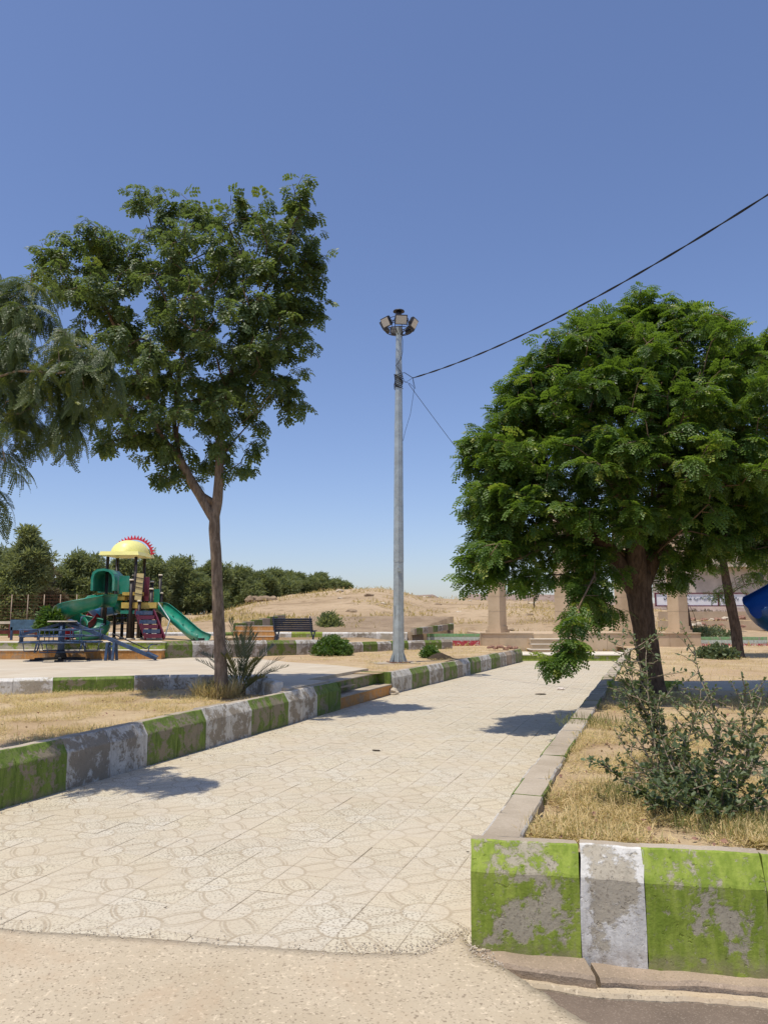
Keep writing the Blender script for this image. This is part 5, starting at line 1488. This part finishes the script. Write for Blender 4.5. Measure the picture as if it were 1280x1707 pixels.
# decks
def slab(pxa, pxb, py, d0, d1, th, mat, nm):
    a = pt_(pxa, py, 0); b = pt_(pxb, py, 0); m_ = MB(); m_.box(((a.x + b.x) / 2, YT + (d0 + d1) / 2, a.z - th / 2), (b.x - a.x, d1 - d0, th)); return m_.build(nm, M[mat], tw)
slab(178, 216, 995, -.45, .8, .11, 'deck_yellow', 'upper_deck'); slab(214, 246, 988, -.55, .7, .10, 'deck_yellow', 'middle_deck')
slab(215, 272, 1005, -.7, .7, .18, 'deck_yellow', 'lower_deck'); slab(214, 256, 1018, -.72, -.6, .10, 'plastic_green', 'edge_beam')
# roof: half barrel dome seen from the side with a skirt and red crest
c_ = pt_(212.5, 928, .1); rw = 28 * k_; hh = 25 * k_
V = []; F = []; nu, nv = 24, 10
for i in range(nu + 1):
    th = math.pi * i / nu
    for j in range(nv + 1):
        v = (j / nv * 2 - 1); s = math.sqrt(max(0.0004, 1 - ((1 - v) / 2) ** 4))
        V.append((c_.x + rw * s * -math.cos(th) + v * .04, c_.y + v * .46, c_.z + .07 + hh * s * math.sin(th)))
for i in range(nu):
    for j in range(nv): a = i * (nv + 1) + j; F.append((a, a + nv + 1, a + nv + 2, a + 1))
m_ = MB(); m_.add(V, F, True)
m_.f.append([i * (nv + 1) for i in range(nu + 1)]); m_.smooth.append(False); m_.f.append([i * (nv + 1) + nv for i in range(nu + 1)][::-1]); m_.smooth.append(False)
ro = m_.build('roof', M['plastic_yellow'], tw)
m_ = MB(); sk = [(-1.24, -1.05), (1.10, -1.05), (1.26, 1.05), (-1.08, 1.05)]
V = [(c_.x + a * rw, c_.y + b * .68, c_.z + .0) for a, b in sk] + [(c_.x + a * rw * .93, c_.y + b * .64, c_.z + .12) for a, b in sk]
m_.add(V, [(0, 1, 2, 3), (7, 6, 5, 4), (0, 4, 5, 1), (1, 5, 6, 2), (2, 6, 7, 3), (3, 7, 4, 0)]); m_.build('roof_skirt', M['plastic_yellow'], ro)
m_ = MB()
for i in range(1, 20):
    th = math.pi * i / 20 * 1.02; d = Vector((-math.cos(th), 0, math.sin(th))); t_ = Vector((d.z, 0, -d.x))
    p = Vector((c_.x + .06 + rw * 1.06 * d.x, c_.y + .44, c_.z + .09 + hh * 1.05 * d.z)); e = Vector((rw * 1.0 * d.x * .16, 0, hh * d.z * .17)) + d * .04
    m_.add([p - t_ * .055 + Vector((0, -.03, 0)), p + t_ * .055 + Vector((0, -.03, 0)), p + e * 1.25 + Vector((0, -.015, 0)), p - t_ * .055 + Vector((0, .03, 0)), p + t_ * .055 + Vector((0, .03, 0)), p + e * 1.25 + Vector((0, .015, 0))], [(0, 1, 2), (5, 4, 3), (0, 2, 5, 3), (1, 4, 5, 2)])
m_.build('roof_crest', M['plastic_red'], ro)
# spiral slide
cx_ = pt_(151, 1000).x; cy_ = YT - .55; rad = .54
def chute(pts, r, n, a0, a1, thick=.025):
    """open U channel along pts; angles a0..a1 measured in the cross-section from the side vector"""
    V = []; F = []; m = n + 1
    P = [Vector(p) for p in pts]
    for i, p in enumerate(P):
        t = (P[min(i + 1, len(P) - 1)] - P[max(0, i - 1)]).normalized(); sd = t.cross(Vector((0, 0, 1))).normalized(); up = sd.cross(t)
        for rr in (r, r + thick):
            for k in range(m):
                a = a0 + (a1 - a0) * k / n; V.append(p + sd * math.cos(a) * rr + up * math.sin(a) * rr)
    for i in range(len(P) - 1):
        for k in range(n):
            a = i * 2 * m + k; F.append((a, a + 1, a + 1 + 2 * m, a + 2 * m)); b = a + m; F.append((b, b + 2 * m, b + 1 + 2 * m, b + 1))
        for k in (0, n): a = i * 2 * m + k; F.append((a, a + m, a + 3 * m, a + 2 * m))
    for i in (0, len(P) - 1):
        for k in range(n): a = i * 2 * m + k; F.append((a, a + 1, a + 1 + m, a + m))
    m_ = MB(); m_.add(V, F, True)
    return m_
pts = []
for i in range(61):
    s = i / 60; a = R(-20) - s * R(425); z = 2.28 - 1.15 * s ** .95
    rr = rad * (1 - .12 * s)
    pts.append((cx_ + rr * math.cos(a), cy_ + rr * math.sin(a), z))
pre = [Vector((pt_(196, 990).x, cy_ + .15, 2.30))]
m_ = chute([pre[0]] + [Vector(p) for p in pts], .33, 10, R(172), R(368)); sl = m_.build('spiral_slide', M['plastic_green'], tw)
# high outer rim on the slide's first bend
m_ = MB(); m_.tube([(cx_ + (rad * (1 - .12 * i / 60) + .31) * math.cos(R(-20) - i / 60 * R(425)), cy_ + (rad * (1 - .12 * i / 60) + .31) * math.sin(R(-20) - i / 60 * R(425)), 2.30 - 1.15 * (i / 60) ** .95 + .02) for i in range(61)], .028, 6); m_.build('rim', M['plastic_green'], sl)
# entry hood
hc = pt_(180, 968, -.45)
V = []; F = []; w2, h2, d2 = 19 * k_, 17 * k_, .42
prof = [(-1.0, -1), (-1.02, .2), (-.9, .75), (-.55, 1.02), (0, 1.1), (.55, .98), (.9, .6), (1.0, 0), (1.0, -1)]
for dy in (-d2, d2):
    for rr in (1, .80):
        for a, b in prof: V.append((hc.x + a * w2 * rr, hc.y + dy, hc.z + (b * rr if b > -1 else -1) * h2))
m = len(prof)
for i in range(m - 1):
    F += [(i, i + 1, m + i + 1, m + i), (2 * m + i + 1, 2 * m + i, 3 * m + i, 3 * m + i + 1), (i + 1, i, 2 * m + i, 2 * m + i + 1), (m + i, m + i + 1, 3 * m + i + 1, 3 * m + i)]
m_ = MB(); m_.add(V, F, False); ho = m_.build('slide_hood', M['plastic_green'], sl)
m_ = MB(); a = pt_(160, 985, -.2); b = pt_(186, 950, -.2); m_.box(((a.x + b.x) / 2, YT + .0, (a.z + b.z) / 2 - .05), (b.x - a.x, .04, b.z - a.z)); m_.build('hood_back', M['plastic_green'], sl)
a = pt_(199, 990, -.5); b = pt_(217, 960, -.5); m_ = MB(); m_.box(((a.x + b.x) / 2, YT - .52, (a.z + b.z) / 2), (b.x - a.x, .05, b.z - a.z)); m_.build('side_panel', M['plastic_green'], tw)
# tan climbing panel with dark grips
a = pt_(226, 1000, -.8); b = pt_(240, 956, -.8)
m_ = MB(); cc = Vector(((a.x + b.x) / 2, YT - .82, (a.z + b.z) / 2)); Mr = Matrix.Rotation(R(3), 3, 'Y'); m_.box(cc, (b.x - a.x - .02, .06, b.z - a.z), M=Mr); pn = m_.build('climbing_panel', M['plastic_tan'], tw)
for z in (-.22, -.02, .12, .28):
    m_ = MB(); m_.bar(cc + Vector((-.15, -.035, z + .02)), cc + Vector((.15, -.035, z - .04)), .02, .02); m_.build('grip', M['post_black'], pn)
a = pt_(240, 1002, -.3); b = pt_(250, 962, -.3); m_ = MB(); m_.box(((a.x + b.x) / 2, YT - .3, (a.z + b.z) / 2), (b.x - a.x, .06, b.z - a.z)); m_.build('purple_panel', M['plastic_purple'], tw)
a = pt_(257, 1006, .1); b = pt_(267, 982, .1); m_ = MB(); m_.box(((a.x + b.x) / 2, YT + .1, (a.z + b.z) / 2), (b.x - a.x, .06, b.z - a.z)); m_.build('green_panel', M['plastic_green'], tw)
# straight slide to the right
def lerp_pts(P, n): 
    out = []
    for i in range(len(P) - 1):
        for k in range(n): out.append(Vector(P[i]).lerp(Vector(P[i + 1]), k / n))
    out.append(Vector(P[-1])); 
    for _ in range(2): out = [out[0]] + [(out[i - 1] + out[i] * 2 + out[i + 1]) / 4 for i in range(1, len(out) - 1)] + [out[-1]]
    return out
P = lerp_pts([pt_(258, 1006, -.1), pt_(270, 1007, -.25), pt_(300, 1032, -.9), pt_(325, 1054, -1.4), pt_(341, 1060, -1.7)], 5)
m_ = chute(P, .23, 8, R(170), R(370)); ss = m_.build('straight_slide', M['plastic_green'], tw)
for i in range(6, 18, 3):
    m_ = MB(); p = P[i]; m_.box(p + Vector((-.02, -.245, -.06)), (.05, .04, .14)); m_.build('rib', M['plastic_green'], ss)
m_ = MB(); e = P[-2]; m_.box((e.x - .1, e.y, .97), (.3, .2, .08)); m_.build('slide_foot', M['dark_base'], ss)
# tube slide behind: green, blue, then the red end
P = lerp_pts([pt_(210, 1010, .5), pt_(194, 1008, .7), pt_(176, 1010, .6), pt_(160, 1018, .5), pt_(148, 1036, .3), pt_(128, 1049, .0), pt_(108, 1052, -.1)], 4)
m_ = MB(); m_.tube(P[:5], .27, 16); m_.build('tube_section', M['plastic_green'], tw)
m_ = MB(); m_.tube(P[4:14], .33, 16); m_.build('tube_section', M['plastic_blue'], tw)
m_ = chute(P[13:], .25, 8, R(170), R(370)); m_.build('tube_exit', M['plastic_red'], tw)
# ladder: purple and blue steps
A0 = pt_(240, 1018, -.75); B0 = pt_(258, 1064, -1.35)
ld = MB()
for s in (-.26, .30): ld.bar(A0 + Vector((s, 0, 0)), B0 + Vector((s, 0, 0)), .04, .13)
lo = ld.build('ladder', M['plastic_purple'], tw)
for k in range(6):
    p = A0.lerp(B0, (k + .5) / 6); m_ = MB(); m_.box(p + Vector((.02, 0, 0)), (.52, .20, .12)); m_.build('rung', M['plastic_purple' if k % 2 else 'blue_steel'], lo)
m_ = MB(); m_.tube([B0 + Vector((.30, 0, .0)), B0 + Vector((.36, .3, .55)), A0 + Vector((.42, .1, .25))], .02, 6); m_.build('hand_rail', M['galvanised'], lo)
m_ = MB()
for z in (1.25, 1.42, 1.6): m_.tube([(pt_(192, 1040).x, YT + .1, z), (pt_(232, 1040).x, YT - .2, z + .02)], .014, 5)
m_.build('lower_bars', M['blue_steel'], tw)

# ------------------------------------------------------------------ merry-go-round
c = G(101, 1101, .5); YM = c.y
mg = empty('merry_go_round', c, 'blue steel merry-go-round with tube frame basket seats on the plaza', 'merry-go-round')
zc = .5
m_ = MB(); m_.tube([(c.x, YM, zc + .1), (c.x, YM, 1.5)], .085, 12); m_.build('post', M['blue_steel'], mg)
m_ = MB(); m_.tube([(c.x, YM, zc + .06), (c.x, YM, zc + .26)], [.16, .10], 12)
for k in range(4):
    a = k * math.pi / 2 + .35; m_.bar((c.x, YM, zc + .06), (c.x + math.cos(a) * .62, YM + math.sin(a) * .62, zc + .04), .07, .07)
    m_.box((c.x + math.cos(a) * .62, YM + math.sin(a) * .62, zc + .025), (.22, .22, .03), a)
m_.build('base', M['dark_base'], mg)
m_ = MB(); m_.tube([(c.x, YM, 1.50), (c.x, YM, 1.53)], [.38, .36], 16); m_.build('top_plate', M['stone_pale'], mg)
for k in range(4):
    a = k * math.pi / 2 + R(-70); d = Vector((math.cos(a), math.sin(a), 0)); s_ = Vector((-d.y, d.x, 0)); o_ = Vector((c.x, YM, 0)); up = Vector((0, 0, 1))
    m_ = MB(); m_.bar(o_ + up * 1.45 + d * .05, o_ + d * .95 + up * 1.18, .05, .07); m_.bar(o_ + up * 0.98 + d * .05, o_ + d * .75 + up * .98, .04, .05)
    ar = m_.build('arm', M['blue_steel'], mg)
    m_ = MB(); h_ = .52
    for z, e0, e1 in ((1.30, .98, h_), (1.14, .98, h_), (.98, .98, h_)):
        m_.tube([o_ + d * .5 - s_ * h_ + up * z, o_ + d * .9 - s_ * h_ * .95 + up * z, o_ + d * e0 - s_ * h_ * .6 + up * z, o_ + d * (e0 + .04) + up * z, o_ + d * e0 + s_ * h_ * .6 + up * z, o_ + d * .9 + s_ * h_ * .95 + up * z, o_ + d * .5 + s_ * h_ + up * z], .018, 6)
    for t_ in (-.95, -.5, 0, .5, .95): m_.tube([o_ + d * .96 + s_ * h_ * t_ * .95 + up * .98, o_ + d * .96 + s_ * h_ * t_ * .95 + up * 1.30], .012, 5)
    m_.tube([o_ + d * .55 - s_ * h_ + up * .98, o_ + d * .6 - s_ * h_ * .9 + up * .74, o_ + d * .6 + s_ * h_ * .9 + up * .74, o_ + d * .55 + s_ * h_ + up * .98], .018, 6)
    m_.tube([o_ + d * .95 - s_ * h_ * .6 + up * .98, o_ + d * .9 - s_ * h_ * .5 + up * .74, o_ + d * .6 - s_ * h_ * .5 + up * .74], .014, 5)
    m_.build('seat_frame', M['blue_steel'], ar)
    m_ = MB(); m_.box(o_ + d * .72 + up * .975, (.36, h_ * 1.8, .03), a); m_.build('seat', M['blue_steel'], ar)

# ------------------------------------------------------------------ seesaw
lowp = G(261, 1101, .5); YS = lowp.y
sw = empty('seesaw', (D(186, 1099, YS).x, YS, .5), 'blue steel seesaw tipped down to the right beside the merry-go-round', 'seesaw')
hi = D(116, 1037, YS + .2); lo_ = Vector((lowp.x, YS, .55))
m_ = MB(); m_.bar(hi, lo_, .10, .09); bm_ = m_.build('beam', M['blue_steel'], sw)
m_ = MB(); xm = D(186, 1070, YS).x; zt = D(186, 1071, YS).z
for s in (-.09, .09):
    m_.bar((xm + s, YS - .12, .5), (xm + s, YS - .03, zt), .06, .06); m_.bar((xm + s, YS + .22, .5), (xm + s, YS + .12, zt), .06, .06)
m_.bar((xm - .09, YS, zt - .1), (xm + .09, YS, zt - .1), .05, .05); m_.build('support', M['blue_steel'], sw)
dr = (lo_ - hi).normalized()
for s in (.12, .34, .90):
    p = hi.lerp(lo_, s); m_ = MB(); m_.tube([p, p + Vector((.04, 0, .24)), p + Vector((.10, .12, .27)), p + Vector((.10, -.12, .27))], .014, 6); m_.build('handle', M['blue_steel'], bm_)
for s in (.06, .95):
    p = hi.lerp(lo_, s) + Vector((0, 0, .06)); m_ = MB(); m_.box(p, (.3, .26, .025), M=Matrix.Rotation(.42, 3, 'Y')); m_.build('seat', M['blue_steel'], bm_)
p = hi.lerp(lo_, .62); m_ = MB(); m_.tube([hi.lerp(lo_, .45) + Vector((0, .3, .12)), hi.lerp(lo_, .85) + Vector((.0, .25, .1)), hi.lerp(lo_, .92) + Vector((.0, .1, .28)), hi.lerp(lo_, .97) + Vector((.06, .1, .34))], .016, 5); m_.build('bent_rod', M['dark_metal'], sw)

# low balustrade left of the tower and the wire fence
bl = empty('low_balustrade', (-13, 27.5, .9), 'low balustrade with pale rail and reddish posts at the far left', 'railing')
m_ = MB(); m_.bar((-15.5, 26.4, 1.44), (-9.9, 27.4, 1.46), .22, .09); m_.build('rail', M['cap_white'], bl)
for k in range(14):
    x = -15.4 + k * .42; m_ = MB(); m_.box((x, 26.4 + (x + 15.5) * .178, 1.16), (.09, .09, .50)); m_.build('post', M['rail_red'], bl)
m_ = MB(); m_.bar((-15.5, 26.4, 1.12), (-9.9, 27.4, 1.12), .08, .12); m_.build('lower_rail', M['rail_red'], bl)
m_ = MB(); a = D(18, 1045, 24); b = D(68, 1045, 24); m_.box(((a.x + b.x) / 2, 24, a.z + .06), (b.x - a.x, .06, .32)); tb = m_.build('weathered_board', M['blue_slat'], loc=(a.x, 24, .93))
m_ = MB(); m_.box((a.x + .05, 24, 1.13), (.06, .06, .4)); m_.build('leg', M['blue_steel'], tb); m_ = MB(); m_.box((b.x - .05, 24, 1.13), (.06, .06, .4)); m_.build('leg', M['blue_steel'], tb)
tag(tb, 'faded blue board on legs behind the merry-go-round', 'board')
fn = empty('wire_fence', (-19, 40, 1), 'rusty wire mesh fence with thin posts in front of the far left trees', 'fence')
for k in range(9):
    x = D(-60 + k * 27, 990, 40).x; zg = terrain(x, 40); m_ = MB(); m_.tube([(x, 40, zg), (x, 40, D(0, 991, 40).z)], .025, 6); m_.build('post', M['footing'], fn)
m_ = MB(); xa_, xb_ = D(-60, 990, 40).x, D(160, 990, 40).x
for k in range(12): z = .9 + k * .17; m_.tube([(xa_, 40, z), (xb_, 40, z)], .006, 3, cap=False)
for k in range(45): x = xa_ + (xb_ - xa_) * k / 44; m_.tube([(x, 40, .9), (x, 40, 2.8)], .005, 3, cap=False)
tag(m_.build('mesh', M['rust'], fn), kind='stuff')

# ------------------------------------------------------------------ blue slide entering at the right edge
YB = 10.6
bs = empty('blue_slide', (6.6, 11.2, .5), 'flared end of a blue plastic slide at the right edge', 'slide')
e0 = D(1262, 1010, YB)
P = lerp_pts([D(1258, 1018, YB), D(1300, 1000, YB + .1), D(1370, 960, YB + .3), D(1440, 880, YB + .9), D(1420, 780, YB + 1.7)], 5)
def bowl_chute(P, r0):
    V = []; F = []; n = 14; L = []
    for i, p in enumerate(P):
        t = (P[min(i + 1, len(P) - 1)] - P[max(0, i - 1)]).normalized(); sd = t.cross(Vector((0, 0, 1))).normalized(); up = sd.cross(t)
        for rr in (r0, r0 + .02):
            g = rr * (.25 if i == 0 else .62 if i == 1 else .85 if i == 2 else 1)
            for k in range(n + 1):
                a = R(165) + R(210) * k / n; V.append(p + sd * math.cos(a) * g * 1.1 + up * math.sin(a) * g)
    m = n + 1
    for i in range(len(P) - 1):
        for k in range(n): a = i * 2 * m + k; F.append((a, a + 1, a + 1 + 2 * m, a + 2 * m)); b = a + m; F.append((b, b + 2 * m, b + 1 + 2 * m, b + 1))
        for k in (0, n): a = i * 2 * m + k; F.append((a, a + m, a + 3 * m, a + 2 * m))
    for k in range(n): F.append((k, k + 1, k + 1 + m, k + m))
    m_ = MB(); m_.add(V, F, True); return m_
bowl_chute(P, .44).build('chute', M['plastic_deepblue'], bs)
m_ = MB(); m_.tube([P[4] + Vector((0, .1, -.4)), Vector((P[4].x, P[4].y + .1, .5))], .05, 8); m_.build('leg', M['post_black'], bs)
m_ = MB(); m_.tube([P[12] + Vector((0, 0, -.4)), Vector((P[12].x, P[12].y, .5))], .06, 8); m_.build('leg', M['post_black'], bs)

# ------------------------------------------------------------------ building on the right
YBd = 62
bd = empty('building', (D(1210, 990, YBd).x, YBd, 1.5), 'cream building with a balcony and a white banner wall, far right behind the trees', 'building')
def bbox(nm, px0_, px1_, py0_, py1_, y0_, y1_, mt, parent=bd):
    a = D(px0_, py1_, YBd); b = D(px1_, py0_, YBd); m_ = MB(); m_.box(((a.x + b.x) / 2, (y0_ + y1_) / 2 + YBd, (a.z + b.z) / 2), (b.x - a.x, y1_ - y0_, b.z - a.z)); return m_.build(nm, M[mt], parent)
bbox('lower_wall', 1146, 1420, 945, 992, 0, 8, 'wall_grey'); up_ = bbox('upper_wall', 1160, 1420, 880, 945, 1.2, 8, 'wall_cream')
bbox('balcony_slab', 1148, 1420, 940, 946, -1.0, 1.2, 'wall_cream')
bbox('parapet', 1180, 1420, 929, 940, -1.0, -.85, 'wall_cream')
for px in (1180, 1192, 1204, 1216, 1228, 1240, 1252, 1264, 1276): bbox('baluster', px, px + 3, 918, 929, -1.0, -.9, 'wall_cream')
for px in (1258, 1320): w_ = bbox('window', px, px + 14, 953, 972, -.06, .1, 'shutter'); bbox('pane', px + 1.5, px + 12.5, 955, 970, -.08, .0, 'window_glass', w_)
for px in (1190, 1235, 1285): w_ = bbox('window', px, px + 18, 900, 925, 1.12, 1.3, 'shutter'); bbox('pane', px + 2, px + 16, 902, 923, 1.10, 1.2, 'window_glass', w_)
bn = empty('banner', (D(1166, 1010, 56).x, 56, D(1166, 1011, 56).z), 'long white banner with dark handwriting, behind the right hand trees', 'banner')
a = D(1092, 1010, 56); b = D(1243, 989, 56)
m_ = MB(); m_.box(((a.x + b.x) / 2, 56, (a.z + b.z) / 2), (b.x - a.x, .08, b.z - a.z)); m_.build('cloth', M['banner_white'], bn)
m_ = MB()
for z in (a.z, b.z): m_.bar((a.x - .05, 55.94, z), (b.x + .05, 55.94, z), .06, .08)
for x in (a.x, D(1196, 1000, 56).x, b.x): m_.bar((x, 55.93, a.z), (x, 55.93, b.z), .10, .06)
m_.build('frame', M['plastic_purple'], bn)
m_ = MB(); x = b.x - .6
while x > a.x + .5:
    l = rnd.uniform(.12, .38); z = (a.z * .45 + b.z * .55) + rnd.uniform(-.05, .05)
    pts = [Vector((x - l * s, 55.945, z + .09 * math.sin(s * math.pi * rnd.choice((1, 2, 2, 3))) * rnd.choice((-1, 1)))) for s in np.linspace(0, 1, 7)]
    m_.tube(pts, .02, 4)
    if rnd.random() < .4: m_.tube([Vector((x - l, 55.945, z)), Vector((x - l - .02, 55.945, z + .22))], .018, 4)
    for _ in range(rnd.choice((0, 1, 2))): m_.box((x - rnd.random() * l, 55.945, z + rnd.choice((-.14, .16))), (.035, .02, .035))
    x -= l + rnd.choice((.05, .05, .16))
m_.build('script_lettering', M['blue_steel'], bn)
for i, (py, yy, hgt) in enumerate(((1022, 52, .35), (1038, 46, .35))):
    t_ = MB(); a = D(1098, py, yy); b = D(1420, py, yy); t_.box(((a.x + b.x) / 2, yy, a.z - hgt / 2), (b.x - a.x, .4, hgt * 1.6))
    tag(t_.build('retaining_wall', M['pavilion_stone']), ('upper' if i == 0 else 'lower') + ' low stone retaining wall on the slope below the banner', 'wall')
for k in range(26):
    px = rnd.uniform(1110, 1290); yy = rnd.choice((51, 45)) + rnd.uniform(-.5, .3); x = (px - 640) / FPX * yy
    rock('stone', (x, yy, terrain(x, yy) + .25), (rnd.uniform(.12, .35), .2, rnd.uniform(.08, .2)), M['stone_red' if rnd.random() < .5 else 'stone_pale'], 'loose rock strewn on the slope below the banner', 'rock', k)['group'] = 'rocks on the slope below the banner'
for k in range(40):
    px = rnd.uniform(560, 1010); yy = rnd.uniform(40, 82); x = (px - 640) / FPX * yy; s = rnd.uniform(.08, .28)
    rock('stone', (x, yy, terrain(x, yy) + .02), (s * 1.4, s, s * .6), M['stone_pale' if rnd.random() < .6 else 'brown_soil'], 'loose rock on the bare hillside behind the pole', 'rock', 40 + k)['group'] = 'rocks scattered on the bare hill'
c = D(432, 1008, 58); zt = terrain(c.x, 58)
for k in range(5): rock('stone', (c.x - .7 + k * .42, 58 + rnd.uniform(-.3, .3), zt + .1), (.42, .3, .3), M['brown_soil'], 'grey boulder on the slope in front of the far trees', 'rock', 90 + k)['group'] = 'boulders in front of the far trees'
print('objects', len(bpy.data.objects), 'tris', sum(len(m.loop_triangles) or sum(len(p.vertices) - 2 for p in m.polygons) if len(m.polygons) < 2000 else len(m.polygons) * 2 for m in bpy.data.meshes))
